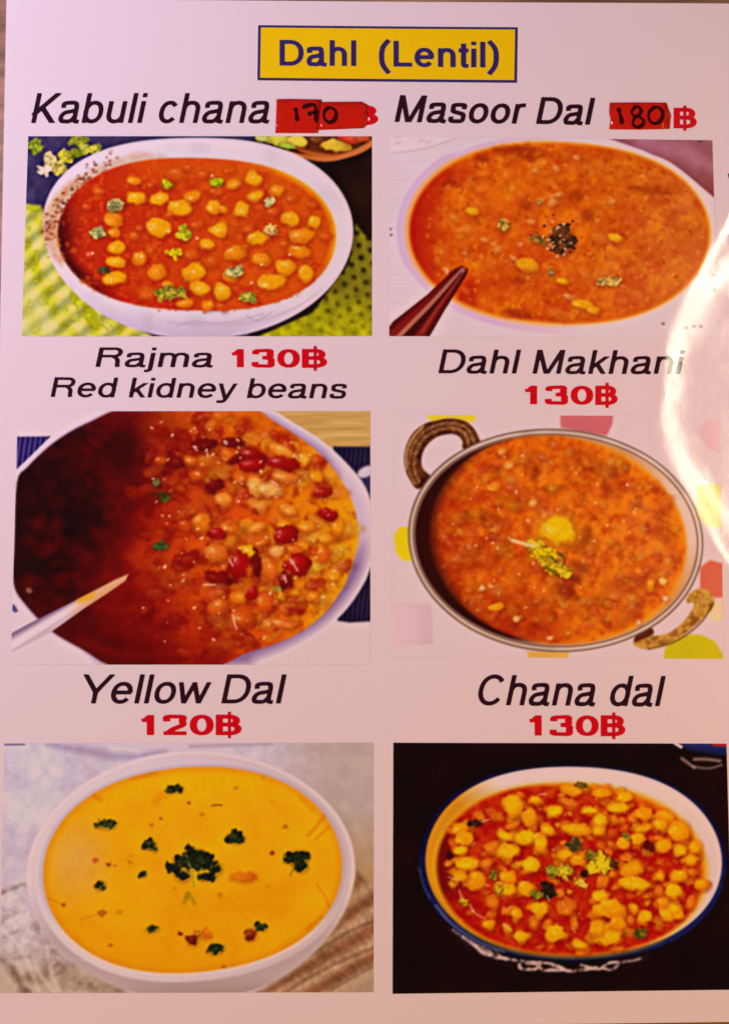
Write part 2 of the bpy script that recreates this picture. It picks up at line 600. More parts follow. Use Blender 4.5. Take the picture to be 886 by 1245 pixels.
def dish(s, x0, x1, y0, y1, cap, bold=0.148):
    lettering('dish_name', s, x0, x1, y0, y1, cap, M_BLACK, page, SH, bold, label='black slanted letters reading ' + s)
def price(s, x0, x1, xb, y0, y1, cap):
    o = lettering('price', s, x0, xb - 2.5, y0, y1, cap, M_RED, page, 0, 0.205, label='red price reading ' + s + ' baht', box=True)
    w = x1 - xb
    lettering('baht_sign', 'B', xb, x1, y1, y1, cap, M_RED, o, 0, 0.215, bar=(xb + 0.53 * w, 1.9, y1 - cap - 3.5, y1 + 3.5), box=True)
dish('Kabuli chana', 38.5, 327.5, 149.8, 149.8, 36)
dish('Masoor Dal', 479.4, 723, 148.4, 152, 32.5, 0.165)
dish('Rajma', 116.5, 259, 446, 446.5, 23.5)
dish('Red kidney beans', 62, 421.5, 482.6, 484.6, 23.8)
dish('Dahl Makhani', 532.5, 832, 454, 455, 28.8)
dish('Yellow Dal', 102, 348.5, 855, 855, 35)
dish('Chana dal', 581, 808.4, 857, 858.5, 36.5, 0.15)
price('130', 281.6, 397.5, 367, 447, 447.5, 23)
price('130', 637.4, 750, 723, 492, 492.5, 23.5)
price('120', 172, 293.8, 262.5, 893.8, 893.8, 25)
price('130', 642.8, 759.3, 729.5, 894.6, 895, 25.5)
lettering('baht_sign', 'B', 424, 459.5, 152.5, 152.5, 24.5, M_RED, page, 0, 0.215, bar=(440.5, 1.9, 125, 155.5), box=True,
          label='red baht sign half covered by tape').name = 'baht_sign'
lettering('baht_sign', 'B', 818, 846, 156.5, 156.5, 25, M_RED, page, 0, 0.215, bar=(831.5, 1.9, 129, 159.5), box=True,
          label='red baht sign beside the handwritten 180')

# red tape with the new prices written by hand
t1 = slab('price_tape', [(336.5, 121.2), (350, 120.8), (391, 121.5), (389, 138), (386.5, 162), (335, 162)], M_TAPE, page, 0.00012, 0.00012,
          'piece of red tape with handwritten 170')
t1b = slab('tape_piece', [(388.6, 124.3), (440, 124), (446.5, 127.5), (447, 137), (446.5, 151.5), (442, 156), (420, 157), (386.4, 158.4), (387.5, 140)], M_TAPE, t1, 0.00006, 0.00012)
for pts, cl in (([(358.8, 131.5), (360.5, 138), (361.5, 148.5)], 0), ([(367.5, 132), (374, 129), (382.5, 128.5), (384.2, 137), (384.5, 150)], 0),
                ([(374, 139.5), (381, 137.8), (388, 136.5)], 0)):
    pen_stroke('handwritten_digit', pts, 5.4, M_PEN, t1, 0.00030)
pen_stroke('handwritten_digit', [(401, 131.5), (408, 136), (407.5, 145), (401, 149.5), (394.5, 145), (394.5, 136)], 5.0, M_PEN, t1, 0.00027, True)
t2 = slab('price_tape', [(740.5, 125.6), (775, 125.2), (809, 125.6), (811, 132), (814.5, 141), (813.5, 148), (813, 157.2), (776, 158), (740, 157.6), (741.5, 146), (739.8, 137)],
          M_TAPE, page, 0.00012, 0.00012, 'piece of red tape with handwritten 180')
pen_stroke('handwritten_digit', [(750.5, 132), (753, 140), (755.5, 152)], 5.4, M_PEN, t2, 0.00030)
pen_stroke('handwritten_digit', [(772.5, 130.5), (778, 134), (776.5, 140), (770, 142), (767, 136.5)], 4.4, M_PEN, t2, 0.00030, True)
pen_stroke('handwritten_digit', [(774, 142.5), (781, 147), (779.5, 153.5), (773, 155.5), (768.5, 152), (769.5, 146)], 4.6, M_PEN, t2, 0.00033, True)
pen_stroke('handwritten_digit', [(796, 131), (803.5, 135), (804, 144), (797, 151), (789, 148), (788, 138)], 4.8, M_PEN, t2, 0.00030, True)
poly_print('ink_stain', [(883.6, 213), (886, 209.5), (890, 210), (892, 215), (889, 219.5), (885, 218)], M_STAIN, page, 0.0001, 'small dark spot on the right margin')

# ------------------------------------------------------------------ printed pictures
# Each picture is drawn here in code, dot by dot, into the print colour of a fine sheet;
# what belongs to one printed thing becomes its own piece of the sheet.
class Pic:
    def __init__(s, corners, seed, base):
        c = np.array(corners, float)
        w = int(max(np.linalg.norm(c[1] - c[0]), np.linalg.norm(c[2] - c[3]))) + 2
        h = int(max(np.linalg.norm(c[3] - c[0]), np.linalg.norm(c[2] - c[1]))) + 2
        u, v = np.meshgrid(np.linspace(0, 1, w), np.linspace(0, 1, h))
        g = bil(c, u, v)
        s.X, s.Y = g[..., 0], g[..., 1]
        s.h, s.w = h, w
        s.rgb = np.empty((h, w, 3)); s.rgb[:] = base
        s.idm = np.zeros((h, w), np.int32)
        s.kinds = ['']
        s.rng = np.random.default_rng(seed)
        s.x0, s.y0 = c[:, 0].min(), c[:, 1].min()
        s.sx = (w - 1) / (c[:, 0].max() - c[:, 0].min())
        s.sy = (h - 1) / (c[:, 1].max() - c[:, 1].min())
        s.nA, s.nB = s.noise(6.5, 2), s.noise(2.6, 2)
    def new(s, kind):
        s.kinds.append(kind)
        return len(s.kinds) - 1
    def win(s, xa, xb, ya, yb):
        m = 18
        i0 = max(0, int((xa - s.x0) * s.sx) - m); i1 = min(s.w, int((xb - s.x0) * s.sx) + m + 2)
        j0 = max(0, int((ya - s.y0) * s.sy) - m); j1 = min(s.h, int((yb - s.y0) * s.sy) + m + 2)
        return (slice(j0, max(j0, j1)), slice(i0, max(i0, i1)))
    def put(s, W, a, col, pid=None, thr=0.5):
        if a.size == 0:
            return
        a = np.clip(a, 0, 1)
        col = np.asarray(col, float)
        r = s.rgb[W]
        s.rgb[W] = r + (col - r) * a[..., None]
        if pid is not None:
            m = s.idm[W]
            m[a > thr] = pid
    # ---- masks
    def ell(s, cx, cy, rx, ry, rot=0, soft=1.2, wob=0.0, seed=0, jit=0.0):
        R = max(rx, ry) + soft * 2
        W = s.win(cx - R, cx + R, cy - R, cy + R)
        x, y = s.X[W] - cx, s.Y[W] - cy
        c, q = math.cos(math.radians(rot)), math.sin(math.radians(rot))
        xr, yr = x * c + y * q, -x * q + y * c
        if wob:
            th = np.arctan2(yr, xr)
            g = np.random.default_rng(seed)
            f = 1 + sum(wob * g.normal() * np.cos(k * th + g.uniform(0, 6.28)) / k ** .5 for k in (2, 3, 4, 5))
        else:
            f = 1.0
        e = np.sqrt((xr / rx) ** 2 + (yr / ry) ** 2) / f
        gr = np.sqrt((xr / rx ** 2) ** 2 + (yr / ry ** 2) ** 2) + 1e-6
        d = (e - 1) * e / gr
        d = np.where(e < 0.3, -min(rx, ry), d)
        if jit:
            d = d + s.nA[W] * jit
        return W, np.clip(0.5 - d / (2 * soft), 0, 1), xr / rx, yr / ry
    def poly(s, pts, soft=1.0, smooth=True):
        p = np.array(pts, float)
        if smooth:
            q = np.concatenate([p[-1:], p, p[:2]])
            out = []
            for i in range(len(p)):
                a, b, c, d = q[i:i + 4]
                for t in (0, .25, .5, .75):
                    out.append(0.5 * (2 * b + (c - a) * t + (2 * a - 5 * b + 4 * c - d) * t * t + (3 * b - a - 3 * c + d) * t ** 3))
            p = np.array(out)
        W = s.win(p[:, 0].min() - soft, p[:, 0].max() + soft, p[:, 1].min() - soft, p[:, 1].max() + soft)
        sd = poly_sd(p, s.X[W], s.Y[W])
        return W, np.clip(0.5 - sd / (2 * soft), 0, 1), sd
    def line(s, pts, width, soft=0.8, curve=True):
        p = cat_rom(pts, 5) if curve and len(pts) > 2 else np.array(pts, float)
        W = s.win(p[:, 0].min() - width, p[:, 0].max() + width, p[:, 1].min() - width, p[:, 1].max() + width)
        x, y = s.X[W], s.Y[W]
        d = np.full(x.shape, 1e9)
        for (ax, ay), (bx, by) in zip(p[:-1], p[1:]):
            ex, ey = bx - ax, by - ay
            t = np.clip(((x - ax) * ex + (y - ay) * ey) / (ex * ex + ey * ey + 1e-9), 0, 1)
            d = np.minimum(d, np.hypot(x - ax - t * ex, y - ay - t * ey))
        return W, np.clip(0.5 - (d - width / 2) / (2 * soft), 0, 1)
    def noise(s, scale, oct=3, W=None, stretch=(1, 1)):
        W = W or (slice(0, s.h), slice(0, s.w))
        x, y = s.X[W] / scale / stretch[0], s.Y[W] / scale / stretch[1]
        out = np.zeros(x.shape); amp = 1.0; tot = 0
        for o in range(oct):
            T = s.rng.uniform(-1, 1, (64, 64))
            xf, yf = x * 2 ** o + 17 * o, y * 2 ** o + 5 * o
            xi, yi = np.floor(xf).astype(int), np.floor(yf).astype(int)
            fx, fy = xf - xi, yf - yi
            fx = fx * fx * (3 - 2 * fx); fy = fy * fy * (3 - 2 * fy)
            g = lambda a, b: T[a % 64, b % 64]
            out += amp * ((g(yi, xi) * (1 - fx) + g(yi, xi + 1) * fx) * (1 - fy) + (g(yi + 1, xi) * (1 - fx) + g(yi + 1, xi + 1) * fx) * fy)
            tot += amp; amp *= 0.55
        return out / tot * 1.5
    def tint(s, W, f):
        s.rgb[W] = np.clip(s.rgb[W] * f, 0, 255)
    # ---- things that are printed
    def pea(s, cx, cy, rx, ry, col, kind=None, rot=0, soft=1.8, hi=(250, 205, 140), hs=0.55, dark=0.80, wob=0.08, alpha=1.0, hx=None, hy=None, shadow=.24):
        sd = int(s.rng.integers(1 << 30))
        hx = s.rng.uniform(-.6, .1) if hx is None else hx
        hy = s.rng.uniform(-.55, .25) if hy is None else hy
        # contact shadow in the sauce
        W, a, x, y = s.ell(cx + 1.2, cy + 2.0, rx * 1.14, ry * 1.18, rot, 3.4, 0, 0, 1.5)
        s.tint(W, 1 - shadow * alpha * a[..., None] * np.array([.5, 1, 1]))
        W, a, x, y = s.ell(cx, cy, rx, ry, rot, soft, wob, sd, min(rx, ry) * .22)
        if a.size == 0:
            return
        r2 = np.clip(x * x + y * y, 0, 1.5)
        ph = s.rng.uniform(.4, 1.9)
        sh = np.clip(1 - (1 - dark) * np.clip(r2 * .9 + 0.6 * (x * math.cos(ph) + y * math.sin(ph)) - .2, 0, 1), 0, 1)
        c = np.asarray(col, float) * (sh * (1 + .07 * s.nA[W] + .04 * s.nB[W]))[..., None] ** np.array([.5, 1.0, 1.2])
        hl = np.exp(-((x - hx) ** 2 / .16 + (y - hy) ** 2 / .10)) * hs * np.clip(.75 + .6 * s.nB[W], 0, 1.2)
        c = c + (np.array(hi) - c) * np.clip(hl, 0, 1)[..., None]
        big = kind and min(rx, ry) * 2 >= 9 and alpha > .7
        s.put(W, a * alpha, c, s.new(kind) if big else None)
    def leaf(s, cx, cy, rx, ry, col, kind='printed_leaf', rot=0, n=9, seed=None, light=1.35, dark=.6, vein=True):
        g = np.random.default_rng(int(s.rng.integers(1 << 30)) if seed is None else seed)
        pid = s.new(kind) if max(rx, ry) >= 5 else None
        c, q = math.cos(math.radians(rot)), math.sin(math.radians(rot))
        col = np.array(col, float) * np.array([1.06, .94, .85])
        W, a, x, y = s.ell(cx + 1, cy + 1.6, rx * 1.0, ry * 1.05, rot, 2.5)
        s.tint(W, 1 - .2 * a[..., None])
        m = min(rx, ry)
        W, a, x, y = s.ell(cx, cy, rx * .82, ry * .80, rot, 1.2, .16, int(g.integers(1 << 30)), m * .32)
        s.put(W, a, np.clip(col * (1 + .35 * s.nB[W] + .2 * s.nA[W])[..., None], 0, 255), pid)
        for i in range(n):
            t = g.uniform(0, 2 * math.pi)
            r = g.uniform(.25, .85)
            ox, oy = rx * r * math.cos(t), ry * r * math.sin(t)
            X, Y = cx + ox * c - oy * q, cy + ox * q + oy * c
            k = g.uniform(dark, light)
            W, a, x, y = s.ell(X, Y, rx * g.uniform(.14, .36), ry * g.uniform(.16, .40), g.uniform(0, 180), 1.0, .12, int(g.integers(1 << 30)), m * .2)
            s.put(W, a * .85, np.clip(col * k * (1 + .2 * s.nB[W])[..., None], 0, 255), pid)
        if vein:
            W, a = s.line([(cx - rx * .6 * c, cy - rx * .6 * q), (cx + rx * .6 * c, cy + rx * .6 * q)], .8, .8, False)
            s.put(W, a * .25, np.clip(col * 1.5 + 15, 0, 255))
    def finish(s, name, label, white, blur=1, sharp=.55):
        rgb = s.rgb
        k = np.array([.25, .5, .25])
        for _ in range(blur):                       # halftone print is soft
            p = np.pad(rgb, ((1, 1), (1, 1), (0, 0)), 'edge')
            p = p[:-2] * k[0] + p[1:-1] * k[1] + p[2:] * k[2]
            rgb = p[:, :-2] * k[0] + p[:, 1:-1] * k[1] + p[:, 2:] * k[2]
        # the picture was sharpened for print
        def soft(im, r):
            for ax in (0, 1):
                p = np.pad(im, [(r, r) if q == ax else (0, 0) for q in range(3)], 'edge')
                cs = np.cumsum(np.concatenate([np.zeros_like(np.take(p, [0], ax)), p], ax), ax)
                n = im.shape[ax]
                im = (np.take(cs, np.arange(2 * r + 1, 2 * r + 1 + n), ax) - np.take(cs, np.arange(n), ax)) / (2 * r + 1)
            return im
        rgb = rgb + sharp * (rgb - soft(soft(rgb, 3), 3)) + sharp * .35 * (rgb - soft(soft(rgb, 9), 9))
        rgb = np.clip(rgb + s.rng.normal(0, 1.6, rgb.shape[:2])[..., None], 0, 255)
        col = ink(rgb, white)
        V = page_pos(s.X, s.Y, 0.00006).reshape(-1, 3)
        N = page_nrm(V[:, 0], V[:, 1])
        C = np.concatenate([col.reshape(-1, 3), np.ones((s.h * s.w, 1))], -1).astype(np.float32)
        F = grid_faces(s.h, s.w)
        fid = s.idm[:-1, :-1].ravel()
        def piece(nm, sel, parent, lab=None):
            f = F[sel]
            used = np.unique(f)
            mp_ = np.zeros(len(V), np.int32); mp_[used] = np.arange(len(used))
            me = quad_mesh(nm, V[used], mp_[f])
            at = me.color_attributes.new('print_colour', 'FLOAT_COLOR', 'POINT')
            at.data.foreach_set('color', C[used].ravel())
            me.polygons.foreach_set('use_smooth', np.ones(len(f), bool))
            me.normals_split_custom_set_from_vertices(N[used].tolist())
            return link(nm, me, M_PRINT, parent, lab)
        # parts of the backdrop cut off from the rest are pieces of their own
        g = s.idm[:-1, :-1].copy()
        lab = np.zeros(g.shape, np.int32); cur = 0; sizes = []
        todo = list(zip(*np.nonzero(g == 0)))
        for j, i in todo:
            if lab[j, i]:
                continue
            cur += 1; st = [(j, i)]; lab[j, i] = cur; n = 0
            while st:
                a, b = st.pop(); n += 1
                for q, r in ((a + 1, b), (a - 1, b), (a, b + 1), (a, b - 1)):
                    if 0 <= q < g.shape[0] and 0 <= r < g.shape[1] and g[q, r] == 0 and not lab[q, r]:
                        lab[q, r] = cur; st.append((q, r))
            sizes.append(n)
        main = int(np.argmax(sizes)) + 1
        for k in range(1, cur + 1):
            if k != main:
                m = lab == k
                if sizes[k - 1] >= 60:
                    g[m] = s.new('printed_backdrop')
                else:
                    j, i = np.argwhere(m)[0]
                    w_ = g[max(0, j - 9):j + 9, max(0, i - 9):i + 9]
                    w_ = w_[w_ > 0]
                    if len(w_):
                        g[m] = np.bincount(w_).argmax()
        fid = g.ravel()
        root = piece(name, fid == 0, page, label)
        order = np.argsort(fid, kind='stable')
        cnt = np.bincount(fid, minlength=len(s.kinds))
        for i in range(1, len(s.kinds)):
            if cnt[i] >= 6:
                kd = s.kinds[i]
                nm, lab = kd if isinstance(kd, tuple) else (kd, None)
                piece(nm, fid == i, root, lab)
        return root

def fair(pts, k=4, n=64):
    "a thrown bowl has no corners: keep only the slow harmonics of an outline"
    p = np.array(pts, float)
    for _ in range(2):
        q = np.concatenate([p, p[:1]])
        L = np.concatenate([[0], np.cumsum(np.hypot(*np.diff(q, axis=0).T))])
        t = np.linspace(0, L[-1], 256, endpoint=False)
        z = np.interp(t, L, q[:, 0]) + 1j * np.interp(t, L, q[:, 1])
        F = np.fft.fft(z)
        f = np.fft.fftfreq(256, 1 / 256)
        F[np.abs(f) > k] = 0
        z = np.fft.ifft(F)
        p = np.stack([z.real, z.imag], -1)
    return p[::256 // n]

def mixc(a, b, t):
    t = np.clip(t, 0, 1)[..., None]
    return np.asarray(a, float) * (1 - t) + np.asarray(b, float) * t

# ================================================================== 1 chickpea curry
def kabuli():
    s = Pic([(35, 166), (452, 166), (452, 409), (27, 409)], 11, (58, 46, 84))
    A = (slice(0, s.h), slice(0, s.w))
    X, Y = s.X, s.Y
    s.rgb += (s.noise(16, 3) * 12)[..., None]
    # herb on the dark cloth
    for cx, cy, rx, ry, c in ((42, 178, 10, 9, (120, 140, 40)), (95, 172, 14, 8, (120, 130, 40)), (110, 182, 14, 8, (165, 175, 70)), (80, 190, 13, 10, (170, 170, 60)),
                              (62, 196, 12, 10, (205, 195, 150)), (72, 204, 12, 9, (190, 185, 95)), (55, 207, 9, 8, (222, 200, 190)), (92, 185, 9, 7, (110, 120, 30))):
        s.leaf(cx, cy, rx, ry, c, n=10, light=1.25, dark=.75)
    W, a = s.line([(78, 184), (95, 187), (108, 178)], 2.5); s.put(W, a * .7, (120, 125, 40))
    # lime cloth
    cl = s.new(('printed_cloth', 'lime green cloth under the bowl'))
    n1 = s.noise(9, 3); n2 = s.noise(30, 2)
    W, a, d = s.poly([(20, 247), (50, 250), (75, 300), (110, 360), (190, 412), (190, 430), (10, 430)], 2, False)
    t = X[W] * .62 + Y[W] * .78
    c = mixc((176, 168, 30), (206, 196, 110), .5 + .55 * np.sin((X[W] * .82 - Y[W] * .40) / 4.6) * .6 + n1[W] * .5)
    c *= (1 + .16 * np.sin(t / 3.4) * (n1[W] > -.5))[..., None]
    s.put(W, a, c, cl)
    W, a, d = s.poly([(27, 330), (60, 380), (70, 412), (20, 412)], 8, False); s.put(W, a * .5, (215, 205, 140))
    # right: dark, second bowl, lime cloth with dimples
    W, a, d = s.poly([(330, 160), (460, 160), (460, 420), (300, 420)], 1, False); s.put(W, a, mixc((26, 10, 8), (40, 18, 12), n2[W] * .5 + .5))
    b2 = s.new(('printed_bowl', 'wooden bowl of yellow pieces behind'))
    W, a, x, y = s.ell(400, 150, 66, 43, 4, 1.5); s.put(W, a, (182, 84, 32), b2)
    W, a, x, y = s.ell(398, 146, 64, 41, 4, 2); s.put(W, a, (105, 45, 15), b2)
    for cx, cy, rx, ry, c in ((340, 171, 14, 8, (205, 195, 60)), (362, 172, 13, 7, (225, 205, 60)), (408, 177, 18, 8, (215, 165, 45)), (385, 170, 9, 5, (120, 60, 20)),
                              (425, 169, 16, 6, (200, 60, 25)), (350, 178, 10, 4, (170, 175, 60)), (440, 168, 10, 5, (190, 70, 30)), (320, 169, 10, 4, (190, 195, 90))):
        s.pea(cx, cy, rx, ry, c, None, 8, 1.4, hs=.2)
    W, a = s.line([(345, 186), (395, 194), (430, 186), (456, 172)], 6, 1.2); s.put(W, a, (190, 100, 48), b2)
    cl2 = s.new(('printed_cloth', 'lime green waffle cloth with dark dimples'))
    W, a, d = s.poly([(432, 272), (442, 285), (460, 300), (460, 420), (290, 420), (380, 380), (424, 320)], 2, False)
    c = mixc((122, 108, 22), (176, 164, 8), (Y[W] - 345) / 55 + n2[W] * .3)
    uu = (X[W] * .94 + Y[W] * .34) / 15.5; vv = (Y[W] * .94 - X[W] * .42) / 13.0
    uu = uu + .5 * (np.floor(vv) % 2)
    dd = np.hypot((uu % 1 - .5) * 15, (vv % 1 - .5) * 13)
    hole = np.clip(1 - dd / 5.2, 0, 1) * np.clip(1.25 - (Y[W] - 290) / 110, .1, 1)
    c = c * (1 - .75 * hole)[..., None] * (1 + .13 * n1[W])[..., None]
    s.put(W, a, c, cl2)
    # the bowl
    out = [(48, 262), (52, 240), (65, 222), (90, 203), (125, 186), (165, 174), (210, 167), (260, 166), (305, 171), (345, 183), (380, 203), (410, 228), (428, 252), (435, 275),
           (433, 296), (424, 320), (405, 345), (375, 370), (345, 390), (310, 405), (270, 412), (220, 413), (185, 409), (155, 397), (120, 378), (85, 348), (62, 315), (52, 290)]
    out = fair(out, 4)
    bw = s.new(('printed_bowl', 'white speckled bowl of chickpea curry'))
    W, a, d = s.poly(out, 1.3)
    c = np.empty(X[W].shape + (3,)); c[:] = (226, 198, 214)
    below = np.clip((Y[W] - (379 - (X[W] - 240) ** 2 / 1150)) / 26, 0, 1)
    c = c + (np.array((196, 168, 202)) - c) * (below * .8)[..., None]
    c *= (1 - .05 * np.clip(n2[W], 0, 1))[..., None]
    s.put(W, a, c, bw)
    soup = [(68, 275), (69, 262), (82, 242), (105, 225), (134, 209), (168, 198), (205, 191), (258, 190), (296, 196), (330, 206), (362, 221), (389, 240), (407, 260), (416, 283),
            (413, 304), (400, 326), (376, 345), (344, 363), (313, 373), (264, 380), (236, 380), (195, 376), (161, 368), (130, 358), (105, 344), (83, 330), (71, 313)]
    soup = fair(soup, 3)
    # sauce-spattered inner wall on the left
    W, a, d = s.poly([(52, 268), (62, 244), (88, 220), (130, 198), (170, 186), (205, 192), (150, 206), (100, 230), (74, 262), (78, 320), (70, 318), (56, 296)], 4)
    wl = np.clip(a * (.55 + .5 * np.clip((150 - X[W]) / 90, 0, 1)), 0, 1)
    s.put(W, wl * .75, mixc((206, 150, 110), (196, 112, 56), .5 + n1[W]), bw, .9)
    for _ in range(150):
        t = s.rng.uniform(0, 1) ** 1.6
        i = s.rng.integers(0, 5)
        px = 57 + t * 80 + s.rng.normal(0, 4); py = 290 - 95 * t ** .6 + s.rng.normal(0, 9)
        if X[0, 0] < px < 150:
            W, a, x, y = s.ell(px, py, s.rng.uniform(.8, 2.6), s.rng.uniform(.7, 2.0), 0, 1)
            s.put(W, a * s.rng.uniform(.3, .8), (150, 62, 30) if s.rng.random() < .6 else (104, 36, 26))
    # foot seam & spot under the rim
    for ln in ([(215, 397), (235, 391), (262, 393), (290, 390), (320, 382)], [(300, 384), (312, 390), (330, 380)]):
        W, a = s.line(ln, 1.2, 1.4); s.put(W, a * .35, (150, 120, 150))
    W, a = s.line([(410, 336), (385, 358), (350, 379), (310, 391), (262, 396), (205, 392)], 2.2, 2.0); s.put(W, a * .4, (180, 150, 172))
    sp = s.new(('printed_soup', 'orange red chickpea curry'))
    W, a, d = s.poly(soup, 1.6)
    x = X[W]; y = Y[W]
    c = mixc((190, 38, 2), (212, 78, 6), (x - 110) / 190 + n2[W] * .35)
    c = c + (np.array((176, 26, 0)) - c) * (np.clip((n1[W] + n2[W]) * .5, 0, .5))[..., None]
    top = np.clip((232 - y) / 40, 0, 1) * np.clip((x - 110) / 60, 0, 1)
    c = c + (np.array((218, 92, 8)) - c) * (top * .6)[..., None]
    sh = np.exp(-((x - 74) / 17) ** 2) * np.clip(1.2 - np.abs(y - 300) / 70, 0, 1)
    sh = np.maximum(sh, np.clip(1 - np.abs(d + 4) / 15, 0, 1) * np.clip((150 - x) / 50, 0, 1) * np.clip((y - 250) / 40, 0, 1))
    c = c * (1 - .62 * np.clip(sh, 0, 1))[..., None] ** np.array([.9, 1.6, 1.2])
    c = c + (np.array((226, 96, 22)) - c) * np.clip(s.nA[W] * .45 + n1[W] * .35 - .1, 0, .5)[..., None]
    edge = np.clip(1 + d / 9, 0, 1) * np.clip((x - 290) / 60, 0, 1) * np.clip((345 - y) / 40, 0, 1)
    c = c + (np.array((238, 156, 10)) - c) * np.clip(edge * 1.1, 0, 1)[..., None]
    s.put(W, a, c, sp)
    for i in range(60):                                          # oil flecks and crumbs along the rim
        t = s.rng.uniform(0, 1)
        k = s.rng.integers(int(len(soup) * .6), len(soup)); p0 = np.array(soup[k]); p1 = np.array(soup[(k + 1) % len(soup)])
        q = p0 * t + p1 * (1 - t) + s.rng.normal(0, 1.2, 2)
        W, a, x, y = s.ell(q[0], q[1], s.rng.uniform(1, 2.6), s.rng.uniform(.7, 1.6), 0, 1); s.put(W, a * .6, (190, 96, 40))
    Y1, Y2, D = (240, 150, 8), (232, 124, 10), (216, 84, 14)
    peas = [(120, 233, 8, 5, D), (163, 220, 9, 5.5, Y2), (166, 241, 12, 7.5, Y1), (195, 242, 12, 8, Y1), (213.5, 212, 12, 9, D), (183, 225, 4.5, 3.5, D), (234, 239, 11, 7, Y2),
            (218, 253.5, 15, 10, Y1), (193, 277, 15, 12.5, Y1), (138, 267, 11, 10, Y2), (139, 283, 8, 6, Y2), (163, 287, 7, 5.5, D), (169.5, 278, 4.5, 3, D), (239.5, 273, 9, 5, D),
            (260, 252, 9, 9, Y1), (272, 255, 5, 4.5, Y2), (284, 224, 9, 6.5, Y2), (308, 218, 11, 8.5, Y1), (336.6, 232, 9.5, 7, Y2), (310.6, 238.4, 10, 6, Y1), (293.5, 255, 9.5, 9.5, Y1),
            (355, 240, 7, 6, D), (379, 249, 7, 5, D), (332.5, 257, 9, 6, D), (353.3, 267, 12, 8.5, Y1), (381.8, 270, 8, 7.5, Y1), (278, 281, 8, 8, D), (267, 279.5, 11, 9.5, Y1),
            (302, 279, 8, 6, D), (366, 287, 15.5, 10, Y2), (396, 288, 7.5, 4.5, D), (313, 290, 13, 8, Y1), (278, 207, 8, 5, D), (263, 233, 9, 6, D), (142.4, 301.6, 11, 8, Y1),
            (141, 318.5, 13, 7, Y1), (139.5, 338, 15, 8.5, Y1), (170, 314, 8.5, 9, Y2), (191, 331, 10.5, 10, Y2), (232.7, 309.5, 9, 7, D), (236, 331, 14.5, 11, Y1), (252, 296.6, 9.5, 6.5, Y1),
            (256.4, 318.5, 9.5, 7.5, D), (178.5, 357, 11, 9, D), (204.5, 346.7, 8, 5, Y2), (244, 350.6, 13, 9, Y1), (224.8, 369, 11, 6, Y2), (253, 371.6, 8, 7, Y2), (364, 306.4, 13.5, 8, Y2),
            (286, 307.6, 13, 9, Y2), (317.7, 315, 11, 8.5, Y2), (346.8, 325, 12.5, 9.5, Y1), (372, 333, 9, 10.5, Y1), (280, 336, 9.5, 8, Y2), (330, 343, 18, 10, Y1), (270, 355, 11, 10, Y1), (269, 374, 9, 5, D),
            (183, 305, 5, 4, D), (106, 252, 6, 4, (206, 60, 10)), (109, 310, 5, 4.5, (214, 60, 30)), (300, 300, 5, 4, D), (345, 297, 5, 4, D), (205, 262, 6, 4, D), (247, 212, 7, 5, D), (228, 204, 6, 4, D)]
    for cx, cy, rx, ry, c in peas:
        s.pea(cx, cy, rx, ry, c, 'printed_chickpea', s.rng.uniform(-14, 14), 1.9 if c != D else 2.8, hi=(250, 200, 130), hs=.55 if c != D else .35, dark=.84, wob=.05, alpha=.96 if c != D else .8)
    for px, py in ((331, 283), (172, 312), (113, 308), (352, 310), (318, 322), (306, 344), (322, 347), (240, 290), (205, 281), (258, 214)):
        W, a, x, y = s.ell(px, py, 1.6, 1.3, 0, 1.1); s.put(W, a * .8, (246, 200, 170))
    G = (156, 150, 62)
    for cx, cy, rx, ry, c in ((141, 249, 14, 9, (164, 148, 92)), (118.7, 283.5, 12, 7, (158, 148, 92)), (204.5, 225, 8, 7, (176, 158, 20)), (264, 221, 10, 6.5, (150, 158, 10)), (327, 246, 7, 6, (190, 178, 120)),
                              (223.7, 284, 10, 11, (174, 168, 24)), (212, 308, 10, 6, (190, 158, 10)), (329, 279, 9, 8, (206, 158, 92)), (125.5, 327.6, 9, 5.5, (84, 66, 32)), (210, 356, 23, 9, (150, 134, 40)),
                              (286, 331, 12, 7.5, (162, 154, 96)), (300.7, 362, 11, 7, (150, 146, 50))):
        s.leaf(cx, cy, rx, ry, c, light=1.3, dark=.7)
    s.finish('printed_photo', 'printed photo of chickpea curry in a white bowl on lime cloth', (226, 194, 212))

